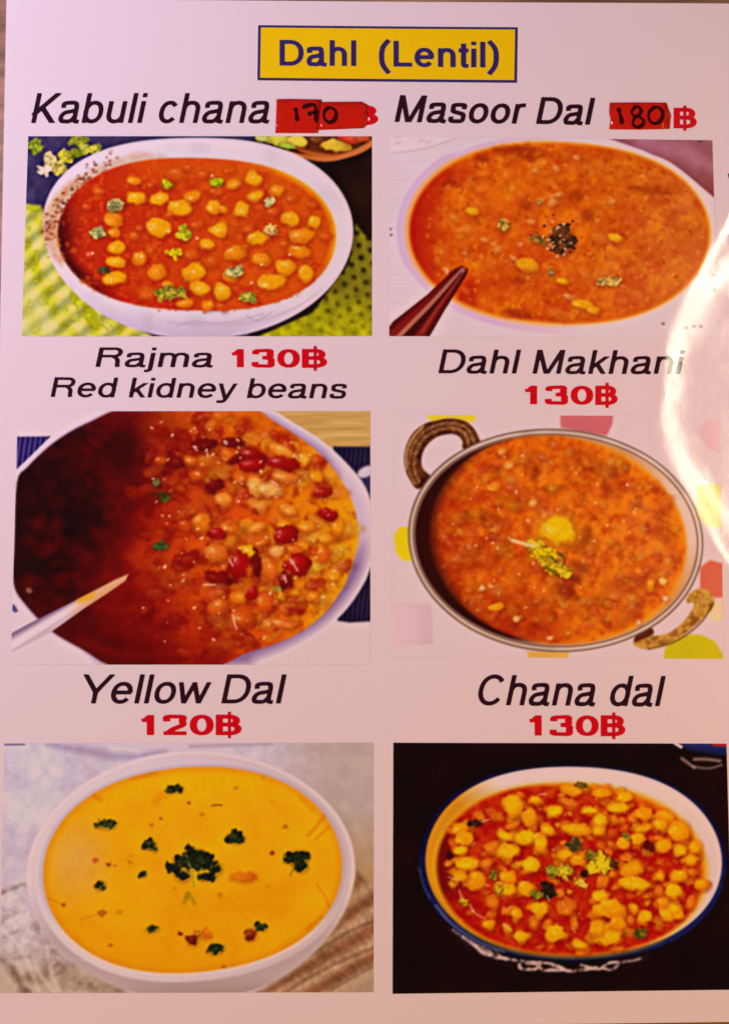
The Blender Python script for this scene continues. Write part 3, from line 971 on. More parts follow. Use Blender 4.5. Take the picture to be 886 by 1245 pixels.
# ================================================================== 2 red lentil dal
def masoor():
    s = Pic([(474, 166), (865, 171), (872, 410), (473, 409)], 22, (220, 186, 200))
    X, Y = s.X, s.Y
    n1 = s.noise(19, 3); n2 = s.noise(46, 2); n3 = s.noise(7, 2)
    s.rgb *= (1 + .012 * n2)[..., None]
    # boards: faint level lines
    for y0 in np.arange(196, 400, 11.5):
        W, a = s.line([(474, y0), (560, y0 + s.rng.uniform(-2, 2)), (640, y0)], .8, 1.2); s.put(W, a * .10, (168, 130, 170))
    W, a, d = s.poly([(470, 160), (566, 160), (530, 176), (500, 184), (470, 186)], 2); s.put(W, a * .6, (228, 194, 202))
    W, a = s.line([(472, 187), (500, 184), (530, 177), (562, 165)], 1.6, 1.4); s.put(W, a * .5, (196, 146, 172))
    for p in ((483, 164), (484, 171), (512, 168), (520, 170)):
        W, a, x, y = s.ell(p[0], p[1] + 3, 5, 2, -20, 1.5); s.put(W, a * .25, (190, 140, 140))
    W, a = s.line([(594, 165.6), (603, 165.6)], 2.5); s.put(W, a * .8, (120, 70, 110))
    cl = s.new(('printed_cloth', 'folded mauve cloth behind the bowl'))
    W, a, d = s.poly([(725, 164), (880, 166), (880, 246), (866, 240), (845, 222), (815, 199), (780, 183)], 1.5, False)
    f = .5 + .5 * np.sin((X[W] * .55 - Y[W] * 1.1) / 7.5 + n2[W] * 2)
    c = mixc((150, 78, 92), (178, 108, 134), f * .7 + n1[W] * .2)
    c = c + (np.array((140, 58, 62)) - c) * np.clip((Y[W] - 200) / 45, 0, .8)[..., None]
    s.put(W, a, c, cl)
    W, a, x, y = s.ell(851, 172, 4, 1.8, 0, 1); s.put(W, a, (110, 60, 80))
    W, a, d = s.poly([(868, 240), (880, 240), (880, 300), (872, 300)], 2, False); s.put(W, a * .5, (200, 150, 170))
    soup = [(491, 278), (493, 262), (500, 247), (522, 221), (552, 199), (588, 183.5), (626, 174), (673, 170), (715, 174.5), (755, 183.5), (790, 197), (824.6, 216), (849.5, 237), (864, 262), (868, 284), (865, 303),
            (849, 328), (824, 355), (790, 377), (747, 390), (690, 396.5), (650, 394), (616, 388), (578, 375), (552, 364), (524, 343), (505, 322), (494, 298)]
    soup = fair(soup, 3)
    so = np.array(soup)
    ctr = np.array([680, 284])
    bw = s.new(('printed_bowl', 'pink rimmed oval bowl of red lentil dal'))
    v = so - ctr
    L = np.linalg.norm(v, axis=1, keepdims=True)
    wd = np.where(v[:, :1] < 0, 14, 7.5) * np.where((v[:, 1:] > 40), .85, 1) * np.where(v[:, 1:] < -90, .6, 1)
    W, a, d = s.poly(ctr + v * (1 + wd / L), 1.8)
    c = mixc((214, 164, 196), (226, 186, 190), (X[W] - 600) / 160)
    s.put(W, a, c, bw)
    W, a, d = s.poly(ctr + v * (1 + wd * .35 / L), 1.8); s.put(W, a * .85, mixc((232, 150, 90), (240, 178, 116), (X[W] - 560) / 200), bw, .95)
    sp = s.new(('printed_soup', 'thick orange red lentil dal'))
    W, a, d = s.poly(soup, 1.8)
    x, y = X[W], Y[W]
    c = mixc((212, 82, 0), (204, 90, 22), (x - 640) / 180)
    m = n1[W] * .6 + n3[W] * .35 + n2[W] * .3
    c = c + (np.array((236, 124, 14)) - c) * np.clip(m * .9, 0, .75)[..., None]
    c = c + (np.array((186, 52, 0)) - c) * np.clip(-m * .8, 0, .6)[..., None]
    red = np.clip(1 - (x - 495) / 62, 0, 1) + np.clip(1 - np.hypot((x - 555) / 60, (y - 215) / 16), 0, 1) * .5 + np.clip(1 - np.hypot((x - 568) / 22, (y - 352) / 26), 0, 1)
    c = c + (np.array((176, 16, 0)) - c) * np.clip(red * .95, 0, .92)[..., None]
    pale = np.clip((x - 760) / 90, 0, 1) * np.clip((y - 250) / 70, 0, 1)
    c = c + (np.array((214, 116, 62)) - c) * (pale * .5)[..., None]
    ed = np.clip(1 + d / 5, 0, 1)
    c = c + (np.array((236, 140, 34)) - c) * (ed * .7)[..., None]
    s.put(W, a, c, sp)
    for cx, cy, rx, ry in ((547, 222, 9, 5), (628, 381, 17, 6), (632, 341, 7, 7), (640, 250, 9, 7), (585, 194, 10, 5), (610, 184, 14, 5), (640, 186, 22, 9), (790, 232, 30, 6), (715, 262, 10, 6), (700, 240, 9, 8)):
        W, a, x, y = s.ell(cx, cy, rx, ry, 10, 4, .1, int(cx)); s.put(W, a * .45, (128, 24, 4))
    for _ in range(330):                                       # grains of lentil near the surface
        px, py = s.rng.uniform(530, 855), s.rng.uniform(178, 392)
        if ((px - 680) / 170) ** 2 + ((py - 284) / 104) ** 2 > 1:
            continue
        dens = 1 if px < 740 else .45
        if s.rng.random() > dens:
            continue
        r = s.rng.uniform(2.5, 7.5)
        s.pea(px, py, r * 1.35, r, (232 + s.rng.uniform(-14, 10), 118 + s.rng.uniform(-26, 26), 24 + s.rng.uniform(-12, 30)), None, s.rng.uniform(-40, 40), 3.2, hi=(248, 180, 110), hs=.25, alpha=s.rng.uniform(.12, .42), wob=.16, shadow=.12)
    for _ in range(520):
        px, py = s.rng.uniform(505, 860), s.rng.uniform(176, 392)
        if ((px - 680) / 178) ** 2 + ((py - 284) / 106) ** 2 > 1:
            continue
        W, a, x, y = s.ell(px, py, s.rng.uniform(1.2, 3.4), s.rng.uniform(1, 2.2), s.rng.uniform(0, 180), 1.4, .15, int(px))
        s.put(W, a * s.rng.uniform(.15, .45), (238, 142, 50) if s.rng.random() < .55 else (150, 40, 2))
    for cx, cy, r in ((673, 240, 5), (671, 247, 5), (679, 236, 4), (656, 245, 4), (604, 303, 5), (600, 297, 4), (625, 315, 4), (565, 308, 3), (541, 328, 3), (632, 298, 3), (675, 205, 4), (650, 207, 4), (645, 270, 4), (692, 362, 5), (688, 360, 3), (589, 292, 4), (743, 245, 4), (700, 192, 4)):
        s.pea(cx, cy, r * 1.25, r * .9, (234, 144, 70), None, s.rng.uniform(-40, 40), 2.0, hi=(252, 205, 150), hs=.55, alpha=.6, wob=.2)
    for cx, cy, rx, ry in ((747, 289, 8.5, 6), (683, 342, 8, 4), (574, 257, 8, 5), (708, 370, 13, 6), (640, 322, 14, 8), (720, 377, 8, 5)):
        s.pea(cx, cy, rx, ry, (240, 150, 10), 'printed_lentil', 8, 1.8, hs=.3, alpha=.9)
    lf = s.leaf
    lf(683, 291, 17, 20, (74, 40, 20), n=15, light=1.9, dark=.4, rot=-15)
    for _ in range(46):
        px, py = s.rng.normal(679, 10), s.rng.normal(292, 11)
        W, a, x, y = s.ell(px, py, s.rng.uniform(.9, 2), s.rng.uniform(.8, 1.5), 0, .9); s.put(W, a * .85, (214, 180, 150) if s.rng.random() < .45 else (40, 14, 8))
    lf(654, 292, 13, 5, (160, 108, 40), n=7, rot=20)
    lf(612, 275, 8.5, 8.5, (146, 112, 46), n=10, light=1.5, dark=.5)
    lf(740, 342, 17, 6, (178, 138, 70), n=9, rot=-6, light=1.3, dark=.75)
    lf(669, 331, 5, 5, (160, 110, 60), n=6); lf(655, 246, 3, 3, (170, 120, 70), n=5)
    # chopsticks
    ck = s.new(('printed_chopsticks', 'dark red chopsticks resting in the dal'))
    W, a, d = s.poly([(470, 401), (478, 391), (520, 358), (552, 327), (561, 323.5), (568.5, 327), (567, 334), (556, 352), (540, 378), (521, 411), (470, 411)], 1.2, False)
    x, y = X[W], Y[W]
    tt = (x - 473) * .70 + (409 - y) * .714
    ww = ((x - 473) * .714 - (409 - y) * .70)                    # across the sticks
    wn = ww / (24 - .14 * tt)
    c = mixc((66, 6, 6), (128, 26, 20), np.clip(.5 + .5 * np.sin(wn * 5.2 + 1.2), 0, 1))
    s.put(W, a, c, ck)
    for p, wdt, al, cc_ in (([(484, 410), (525, 368), (562, 328)], 5.5, .75, (198, 106, 92)), ([(513, 404), (540, 362), (563, 332)], 3.0, .45, (160, 64, 54)), ([(476, 398), (520, 360), (555, 329)], 3, .6, (90, 8, 8)), ([(500, 410), (535, 364), (560, 333)], 2.6, .7, (64, 4, 6))):
        W2, a2 = s.line(p, wdt, 1.6)
        s.put(W2, a2 * al * (s.idm[W2] == ck), cc_)
    W, a, x, y = s.ell(543, 330, 2, 4, 10, 1.2); s.put(W, a * .7, (240, 150, 110))
    # brown flecks on the board
    for p in ((475, 286), (474, 279), (805, 394), (851, 397), (843, 397), (833, 399), (867, 335), (869, 345), (868, 352)):
        W, a, x, y = s.ell(p[0], p[1], 2.2, 1.6, 0, 1); s.put(W, a * .7, (130, 84, 84))
    s.finish('printed_photo', 'printed photo of orange dal in an oval bowl with chopsticks', (220, 184, 196))

# ================================================================== 3 kidney bean curry
def rajma():
    s = Pic([(22, 500), (450, 500), (450, 808), (14, 808)], 33, (222, 185, 201))
    X, Y = s.X, s.Y
    n1 = s.noise(12, 3); n2 = s.noise(45, 2); n3 = s.noise(5, 2)
    W, a, d = s.poly([(300, 490), (460, 490), (460, 546), (300, 546)], 1.5, False)
    g = s.noise(60, 3, W, (1, .06))
    s.put(W, a, mixc((190, 134, 74), (214, 166, 104), .5 + g * .6))
    for nm, pts in (('printed_cloth', [(405, 543), (460, 543), (460, 618), (405, 618)]), ('printed_cloth', [(400, 690), (460, 680), (460, 755), (425, 757), (411, 755), (400, 740)])):
        pid = s.new((nm, 'dark navy striped cloth beside the pot'))
        W, a, d = s.poly(pts, 1.5, False); s.put(W, a, mixc((22, 14, 42), (48, 36, 72), .4 + .4 * np.sin(X[W] * 1.1 + Y[W] * .12) + n1[W] * .2), pid)
    W, a, x, y = s.ell(446, 574, 12, 7, -20, 2); s.put(W, a, (206, 178, 206))
    W, a, d = s.poly([(436, 584), (455, 576), (455, 612), (440, 600)], 2, False); s.put(W, a * .8, (54, 46, 100))
    pid = s.new(('printed_cloth', 'navy striped cloth corner'))
    W, a, d = s.poly([(21.5, 531), (62, 530.5), (40, 553), (20.5, 571)], .9, False)
    s.put(W, a, mixc((38, 24, 92), (98, 78, 140), np.clip(np.sin((X[W] + Y[W] * .14) * 1.02) * 1.4 - .4, 0, 1)), pid)
    W, a, d = s.poly([(15, 734), (19, 736), (23, 743), (19, 745), (15, 742)], 1, False); s.put(W, a * .9, (70, 60, 120))
    soup = [(18, 660), (21, 587), (34, 568), (60, 543), (86, 525), (112, 512), (146, 497), (200, 490), (296, 492), (334, 513), (361, 530), (385, 548), (406, 572), (422, 596), (432, 622), (436, 655),
            (432, 674), (424, 699), (411, 724), (392, 748), (368, 767), (339, 781), (300, 794), (250, 814), (150, 814), (100, 789), (62, 766), (30, 733), (17, 708)]
    outer = [(16, 660), (20, 583), (31, 563), (57, 538), (84, 519), (110, 506), (138, 494), (200, 485), (310, 492), (358, 515), (395, 539), (422, 564), (444, 592), (456, 630), (458, 662), (451, 688),
             (442, 710), (421, 741), (392, 768), (352, 792), (318, 806), (290, 818), (140, 818), (97, 795), (58, 771), (24, 736), (14, 712)]
    bw = s.new(('printed_bowl', 'white enamel pot of kidney bean curry'))
    W, a, d = s.poly(outer, 1.4); 
    c = mixc((226, 192, 212), (142, 100, 150), (-d - 1) / 15)
    c = c + (np.array((224, 188, 210)) - c) * (np.clip((X[W] - 395) / 25, 0, 1) * np.clip((690 - Y[W]) / 40, 0, 1) * .8)[..., None]
    s.put(W, a, c, bw)
    sp = s.new(('printed_soup', 'red kidney bean curry, nearly black on its shaded side'))
    W, a, d = s.poly(soup, 1.6)
    x, y = X[W], Y[W]
    yy = np.abs(y - 640) / 150
    b = (x - (160 + 18 * np.sin(y / 40.0)) - np.clip(y - 715, 0, 200) * .55 + 26 * n2[W] + 16 * n1[W]) / 100    # where the light begins
    c = mixc((34, 2, 7), (84, 4, 5), (x - 20) / 160 + n1[W] * .35 + .15 * np.clip((y - 690) / 60, 0, 1) * 4)
    c = c + (np.array((150, 16, 2)) - c) * np.clip(b * .8 + .65, 0, 1)[..., None]
    c = c + (np.array((214, 74, 4)) - c) * np.clip(b - .1, 0, 1)[..., None]
    c = c + (np.array((232, 132, 12)) - c) * np.clip((b - 1.3) * .8, 0, 1)[..., None]
    c = c + (np.array((120, 12, 2)) - c) * (np.clip(-n1[W] * .8, 0, .5) * np.clip(b + .6, 0, 1))[..., None]
    c = c + (np.array((238, 156, 14)) - c) * (np.clip((x - 345) / 60, 0, .85) * np.clip(1 + (d + 4) / 26, 0, 1) * (.75 + .5 * n3[W]))[..., None]
    blot = np.exp(-((x - 100) / 45) ** 2 - ((y - 640) / 60) ** 2) * .8 + np.exp(-((x - 150) / 30) ** 2 - ((y - 545) / 40) ** 2) * .9 + np.exp(-((x - 60) / 30) ** 2 - ((y - 700) / 30) ** 2) * .3
    c = c * (1 - .6 * np.clip(blot, 0, 1))[..., None]
    topo = np.clip((545 - y) / 30, 0, 1) * np.clip((x - 160) / 80, 0, 1)
    c = c + (np.array((214, 96, 10)) - c) * (topo * .6)[..., None]
    s.put(W, a, c, sp)
    for _ in range(60):                                          # dim shapes under the shaded sauce
        px, py = s.rng.uniform(30, 200), s.rng.uniform(530, 800)
        W, a, x, y = s.ell(px, py, s.rng.uniform(5, 16), s.rng.uniform(4, 9), s.rng.uniform(-40, 40), 4); s.put(W, a * .35 * (s.idm[W] == sp), (100, 10, 6) if py > 620 else (60, 3, 8))
    for p in ([(120, 735), (150, 742), (180, 733)], [(180, 700), (205, 745), (240, 752)], [(100, 780), (160, 798), (220, 790)], [(200, 730), (240, 770), (300, 775)], [(130, 700), (160, 712), (190, 706)]):
        W, a = s.line(p, 7, 6); s.put(W, a * .35, (160, 22, 4))
    LB, OR, RD, DR = (238, 150, 46), (220, 104, 20), (166, 6, 6), (112, 4, 8)
    def inside(px, py):
        return ((px - 225) / 205) ** 2 + ((py - 650) / 150) ** 2 < 1
    for _ in range(480):                                         # mass of beans in the light
        px, py = s.rng.uniform(165, 432), s.rng.uniform(505, 795)
        bb = (px - 165 - max(0, py - 715) * .55) / 100
        if not inside(px, py) or bb < s.rng.uniform(-.35, .7):
            continue
        r = s.rng.uniform(4, 9)
        k = s.rng.random()
        cc_ = (232 + s.rng.uniform(-20, 10), 130 + s.rng.uniform(-34, 30) + 18 * (px > 360), 18 + s.rng.uniform(-8, 34))
        if k < .22: cc_ = (176, 30, 6)
        lum = np.clip(.42 + bb * .42, .4, 1)
        cc_ = np.array(cc_) * lum ** np.array([.45, 1.9, 2.0])
        s.pea(px, py, r * 1.5, r * .9, cc_, None, s.rng.uniform(-60, 60), 1.9, hi=tuple(np.array((252, 200, 120)) * (.5 + .5 * lum)), hs=.5 * lum, alpha=s.rng.uniform(.3, .8), wob=.16)
    dim = [(249, 540, 15, 8, DR), (284, 538, 15, 6, DR), (261, 591, 11, 9, DR), (266, 703, 17, 9, (128, 10, 6)), (311.5, 684.5, 7, 17, DR), (212, 562, 12, 8, (120, 10, 4)), (285, 560, 8, 5, DR)]
    for cx, cy, rx, ry, c in dim:
        s.pea(cx, cy, rx, ry, c, 'printed_bean', s.rng.uniform(-10, 10), 2.2, hi=(230, 150, 130), hs=.2, dark=.6)
    lite = [(340.7, 548, 18, 8, LB, 25), (347, 580, 18, 7.5, (228, 130, 50), 10), (311.5, 591, 10, 13, (244, 186, 96), -20), (328.8, 596, 14, 9, (246, 196, 120), 10), (291.6, 580, 9, 9, OR, 0), (273, 606.7, 11.5, 9, LB, 10),
            (350, 620, 12, 7, LB, 15), (244, 636, 12, 12.5, (228, 126, 22), 0), (278, 641, 13, 8, OR, 20), (313, 641, 12, 6.5, LB, -20), (327.4, 692, 9, 15, (228, 116, 34), -14), (336.7, 671, 8.5, 8, (244, 176, 110), 0),
            (261, 672.5, 15, 12, (226, 118, 40), 10), (290, 727, 11.5, 8, (236, 134, 14), 10), (265, 737.5, 13, 10, (222, 100, 24), -20), (322, 732, 11, 13, (222, 96, 18), -30), (295.6, 749.5, 14, 14, (206, 78, 14), 20),
            (342, 758.8, 15, 5.5, (230, 130, 60), 10), (318, 658, 12, 6, OR, -20), (392.4, 674, 9.5, 11, (226, 110, 22), 10), (358, 668.6, 10, 5, OR, 0), (370, 560, 8, 10, (240, 160, 20), 30), (385, 580, 9, 7, (242, 164, 20), 20),
            (372, 640, 12, 8, (240, 156, 24), 0), (345, 640, 9, 7, (242, 158, 30), 0), (410, 640, 8, 12, (242, 160, 14), 0), (395, 655, 9, 7, (240, 160, 30), 0), (405, 700, 9, 8, (242, 160, 16), 30), (380, 725, 9, 7, (236, 134, 16), -20),
            (232, 560, 9, 6, OR, 10), (240, 578, 10, 7, (206, 84, 14), 0), (225, 640, 8, 8, (206, 74, 10), 0), (195, 560, 9, 5, (200, 80, 20), 0)]
    for cx, cy, rx, ry, c, r in lite:
        s.pea(cx, cy, rx, ry, np.array(c) * np.array([.99, .88, .7]), 'printed_bean', r, 2.3, hi=(252, 206, 140), hs=.65, wob=.08, alpha=.88, dark=.7)
    s.pea(301, 670, 9, 7, (240, 158, 14), 'printed_bean', 30, 1.4, hs=.2, wob=.12)
    red = [(264, 649, 11, 7, RD, 10), (397.7, 625, 12, 7.5, RD, 15), (307.5, 553.7, 18, 8, (142, 6, 4), 8), (307.5, 565.6, 15, 8, RD, 0), (344.7, 564, 21, 8.5, (158, 4, 6), 6), (392.4, 598.8, 12, 5.5, (164, 20, 6), 0),
           (347, 650, 16, 11, (160, 8, 8), -10), (290, 688.5, 13, 17, (160, 4, 6), 20), (362, 687, 15, 14, (168, 6, 6), 0), (306, 721.6, 7, 10, RD, 30), (348, 706, 9, 10, (120, 8, 4), 0)]
    for cx, cy, rx, ry, c, r in red:
        s.pea(cx, cy, rx, ry, c, 'printed_bean', r, 2.0, hi=(240, 160, 150), hs=.6, dark=.6, wob=.05, hx=-.45, hy=-.35)
    for _ in range(150):                                         # wet glints
        px, py = s.rng.uniform(140, 430), s.rng.uniform(510, 780)
        bb = (px - 175 - max(0, py - 715) * .6) / 90
        if not inside(px, py) or bb < s.rng.uniform(-.25, .6):
            continue
        W, a, x, y = s.ell(px, py, s.rng.uniform(.9, 2.6), s.rng.uniform(.7, 1.4), s.rng.uniform(-60, 60), .9); s.put(W, a * s.rng.uniform(.4, .95), (250, 200, 160))
    for p in ([(353, 680), (358, 688), (362, 694)], [(279, 680), (283, 688)], [(283, 748), (286, 760), (288, 764)], [(248, 711), (262, 711)], [(346, 700), (348, 708)], [(236, 543), (240, 548)], [(273, 536), (276, 540)], [(252, 551), (253, 555)], [(330, 585), (338, 590)]):
        W, a = s.line(p, 1.6, .9); s.put(W, a * .85, (250, 196, 186))
    for cx, cy, rx, ry, c in ((191, 587, 6.5, 5.5, (96, 92, 50)), (200, 605, 9, 5.5, (74, 84, 24)), (195, 664, 10, 5.5, (60, 84, 34)), (338, 716, 5, 5, (150, 128, 60)), (342, 725.6, 6, 6, (190, 120, 20))):
        s.leaf(cx, cy, rx, ry, c, n=7)
    W, a, d = s.poly([(176, 601), (192, 598), (214, 600), (196, 606)], 2); s.put(W, a * .6, (70, 20, 10))
    # spoon handle
    pid = s.new(('printed_spoon', 'pale spoon handle dipping into the curry'))
    W, a, d = s.poly([(11, 772), (44, 754), (96, 728), (140, 705), (156.5, 698), (153, 706), (130, 722), (104, 739), (62, 769), (11, 795)], 1.0, False)
    x, y = X[W], Y[W]
    cr_ = ((y - 783) + (x - 13) * .60) / np.clip(10.5 - (x - 13) * .05, 3, 12)        # -1 top edge, 1 low edge
    c = mixc((128, 92, 132), (226, 194, 210), (cr_ + 1.0) * 1.1)
    c = c + (np.array((190, 150, 170)) - c) * np.clip((cr_ - .6) * 1.6, 0, .7)[..., None]
    wm = np.clip((x - 78) / 36, 0, 1)
    c = c + (np.array((214, 140, 96)) - c) * (wm * .85)[..., None]
    s.put(W, a, c, pid)
    W, a, x, y = s.ell(105, 727, 12, 4, -27, 2.2); s.put(W, a * .8 * (s.idm[W] == pid), (226, 146, 22))
    W, a, x, y = s.ell(36, 718, 4, 3, 40, 1.5); s.put(W, a * .6, (180, 120, 100))
    s.finish('printed_photo', 'printed photo of red kidney bean curry in a white pot with a spoon handle', (222, 185, 201), sharp=.28)

# ================================================================== 4 black dal in a two-handled pan
def makhani():
    s = Pic([(479, 505), (874, 506), (878, 801), (475, 798)], 44, (222, 184, 194))
    X, Y = s.X, s.Y
    n1 = s.noise(15, 3); n2 = s.noise(44, 2); n3 = s.noise(5.5, 2)
    shapes = [([(519, 500), (578, 500), (577, 513), (565, 513), (548, 508), (525, 513), (519, 508)], (232, 192, 40)), ([(478.5, 650), (486, 641), (500, 640), (500, 682), (490, 682), (481, 672)], (232, 196, 24)),
              ([(477, 733), (524, 735), (526, 783), (480, 785)], (217, 172, 188)), ([(680, 500), (745, 500), (744, 515), (737, 530), (700, 524), (681, 520)], (204, 96, 108)),
              ([(846, 590), (868, 588), (880, 592), (880, 643), (862, 642), (846, 628)], (222, 196, 96)), ([(846, 524), (858, 510), (880, 506), (880, 552), (858, 545)], (222, 168, 180)),
              ([(850, 690), (862, 681), (880, 686), (880, 726), (868, 727), (850, 716)], (214, 96, 74)), ([(862, 734), (880, 726), (880, 752), (868, 757), (860, 748)], (226, 190, 150)),
              ([(806, 803), (807, 790), (815, 778), (835, 771), (852, 772), (868, 780), (877, 794), (878, 803)], (206, 178, 22)), ([(640, 792), (692, 793), (690, 800), (642, 800)], (226, 160, 70))]
    for p, c in shapes:
        pid = s.new('printed_shape')
        W, a, d = s.poly(p, 1.6, False); s.put(W, a, np.array(c) * (1 + .04 * n2[W])[..., None], pid)
    # handles
    def ornament(pid, mid, width, amt=.8):
        pts = cat_rom(mid, 10)
        for i, (px, py) in enumerate(pts[1:-1:2]):
            t = pts[min(2 * i + 3, len(pts) - 1)] - pts[2 * i + 1]
            ang = math.degrees(math.atan2(t[1], t[0]))
            for sg in (-1, 1):
                nx_, ny_ = -math.sin(math.radians(ang)), math.cos(math.radians(ang))
                W, a, x, y = s.ell(px + nx_ * sg * width * .17, py + ny_ * sg * width * .17, 3.2, 1.1, ang + sg * 42, .8)
                s.put(W, a * amt * (s.idm[W] == pid), (164, 102, 58) if i % 3 else (196, 136, 84))
    h1 = s.new(('printed_handle', 'dark brass engraved ring handle'))
    W, a, d = s.poly([(508, 595), (497, 582), (491.5, 566), (492, 548), (500, 529), (515, 516), (530, 511.5), (545, 509), (562, 511), (574, 519), (582, 533), (584, 545), (563, 546), (562, 537), (556, 530), (546, 528), (530, 532), (517, 544), (512, 558), (514, 570), (524, 582)], 1.1)
    s.put(W, a, mixc((58, 16, 10), (104, 48, 22), .5 + n3[W] * .6), h1)
    ornament(h1, [(507, 588), (500, 570), (503, 548), (514, 530), (532, 520), (552, 518), (567, 525), (573, 540)], 18)
    W, a = s.line([(493.5, 570), (494, 550), (502, 532), (514, 519)], 3.4, 1.2); s.put(W, a * .8 * (s.idm[W] == h1), (204, 150, 96))
    h2 = s.new(('printed_handle', 'worn golden brass handle'))
    W, a, d = s.poly([(836, 723), (848, 716), (860, 718), (867, 730), (864, 741), (857, 748), (836, 767), (806, 785), (787, 789.5), (772, 786), (769, 780), (776, 772), (792, 773), (811, 770), (829, 757), (841, 740), (842, 733), (834, 733)], 1.2)
    s.put(W, a, mixc((140, 78, 22), (206, 146, 60), .5 + n3[W] * .7 + n1[W] * .2 - (Y[W] - X[W] * -.75 - 1385) / 90), h2)
    ornament(h2, [(852, 724), (853, 738), (832, 761), (805, 777), (780, 781)], 14, .3)
    W, a = s.line([(866, 734), (850, 758), (820, 780), (788, 789)], 2.2, 1); s.put(W, a * .8, (112, 60, 24))
    W, a, d = s.poly([(770, 780), (776, 768), (790, 763), (794, 770), (784, 776)], 1.2); s.put(W, a, (92, 34, 18), h2)
    pan = np.array([(492, 650), (494, 634), (501, 611), (511, 592), (524, 576), (543, 560), (565, 546), (588, 536), (612, 528), (645, 522.5), (678, 520.5), (714, 523), (750, 535.5), (787, 556), (816, 579), (838, 602), (851, 631), (857, 660),
           (853, 684), (846, 706), (828, 731), (792, 763), (750, 782), (700, 792.5), (678, 794), (636, 791.5), (602, 782), (565, 761), (529, 728), (505, 692), (496, 672)])
    pan = fair(pan, 3)
    ctr = np.array([674, 657.0])
    v = pan - ctr
    L = np.linalg.norm(v, axis=1, keepdims=True)
    pn = s.new(('printed_bowl', 'shallow metal pan of dark dal with two handles'))
    W, a, d = s.poly(pan, 1.1)
    t = -d
    c = np.empty(t.shape + (3,)); c[:] = (206, 166, 160)
    light = np.clip((X[W] - Y[W] * .3 - 380) / 200, 0, 1)
    c = mixc((178, 136, 128), (222, 182, 176), light * .7 + np.clip(n2[W], -.3, .3))
    for r0, wd, cc_, al in ((0.4, 1.3, (84, 50, 40), .9), (4.2, 1.0, (238, 206, 188), .6), (6.6, 1.2, (104, 62, 50), .75)):
        k = np.exp(-((t - r0) / wd) ** 2) * al
        c = c + (np.array(cc_) - c) * k[..., None]
    s.put(W, a, c, pn)
    # dark inner wall, then the dal
    W, a, d = s.poly(ctr + v * (1 - 8.5 / L), 1.3)
    x = X[W]; y = Y[W]
    dk = np.clip((628 - (x * .95 - (y - 660) * -.12)) / 60 + .25, 0, 1)
    c = mixc((210, 136, 84), (48, 10, 8), dk * 1.5)
    rt = np.clip((x - 760) / 60, 0, 1) * np.clip((720 - y) / 60, 0, 1)
    c = c + (np.array((224, 182, 172)) - c) * rt[..., None]
    s.put(W, a, c, pn)
    soup = [(520, 655), (523, 633), (530, 608), (541, 585), (557, 566), (580, 549), (610, 537), (645, 531), (680, 529), (712, 533), (742, 545), (764, 558), (790, 578), (812, 602), (829, 628), (838, 655), (836, 682), (828, 705),
            (808, 735), (782, 756), (748, 772), (705, 782), (680, 784), (640, 779), (606, 768), (575, 749), (548, 722), (530, 692)]
    soup = fair(soup, 3)
    sp = s.new(('printed_soup', 'chunky reddish brown dal'))
    W, a, d = s.poly(soup, 2.4)
    x, y = X[W], Y[W]
    c = mixc((208, 70, 0), (230, 108, 12), (x - 540) / 190 + n2[W] * .3)
    m = n1[W] * .6 + n3[W] * .4
    c = c + (np.array((238, 130, 24)) - c) * np.clip(m * .85, 0, .7)[..., None]
    c = c + (np.array((166, 38, 0)) - c) * np.clip(-m * .85, 0, .55)[..., None]
    low = np.clip((y - 700) / 70, 0, 1) * np.clip((720 - x) / 100, 0, 1) + np.clip((570 - x) / 45, 0, 1)
    c = c + (np.array((156, 22, 0)) - c) * np.clip(low * .6, 0, .7)[..., None]
    ed = np.clip(1 + d / 7, 0, 1) * np.clip((x - 690) / 60, 0, 1)
    c = c + (np.array((236, 148, 30)) - c) * (ed * .85)[..., None]
    c = c * (1 - .55 * np.clip(1 + d / 14, 0, 1) * np.clip((600 - x) / 60, 0, 1))[..., None]
    s.put(W, a, c, sp)
    for _ in range(150):
        px, py = s.rng.uniform(535, 828), s.rng.uniform(540, 775)
        if ((px - 678) / 145) ** 2 + ((py - 657) / 115) ** 2 > 1:
            continue
        r = s.rng.uniform(5, 10)
        s.pea(px, py, r * 1.3, r, (222 + s.rng.uniform(-14, 12), 98 + s.rng.uniform(-22, 28), 12), None, s.rng.uniform(-60, 60), 3.0, hi=(246, 170, 80), hs=.4, alpha=s.rng.uniform(.25, .55), wob=.2, shadow=.4)
    for _ in range(470):
        px, py = s.rng.uniform(530, 832), s.rng.uniform(534, 780)
        if ((px - 678) / 148) ** 2 + ((py - 657) / 118) ** 2 > 1:
            continue
        r = s.rng.uniform(2, 5.6)
        k = s.rng.random()
        if k < .2:
            W, a, x, y = s.ell(px, py, r * 1.3, r, s.rng.uniform(0, 90), 2.4, .15, int(px), 1); s.put(W, a * .3, (120, 20, 4))
        else:
            s.pea(px, py, r * 1.3, r, (220 + s.rng.uniform(-20, 18), 104 + s.rng.uniform(-30, 44), 24 + s.rng.uniform(-12, 34)), None, s.rng.uniform(-60, 60), 2.0, hi=(250, 190, 120), hs=.5, alpha=s.rng.uniform(.2, .65), wob=.18)
    for _ in range(70):
        px, py = s.rng.normal(650, 75), s.rng.normal(665, 62)
        if ((px - 678) / 145) ** 2 + ((py - 657) / 115) ** 2 > 1: continue
        W, a, x, y = s.ell(px, py, s.rng.uniform(.9, 2.4), s.rng.uniform(.8, 1.6), s.rng.uniform(0, 180), .9); s.put(W, a * s.rng.uniform(.4, .9), (250, 204, 156))
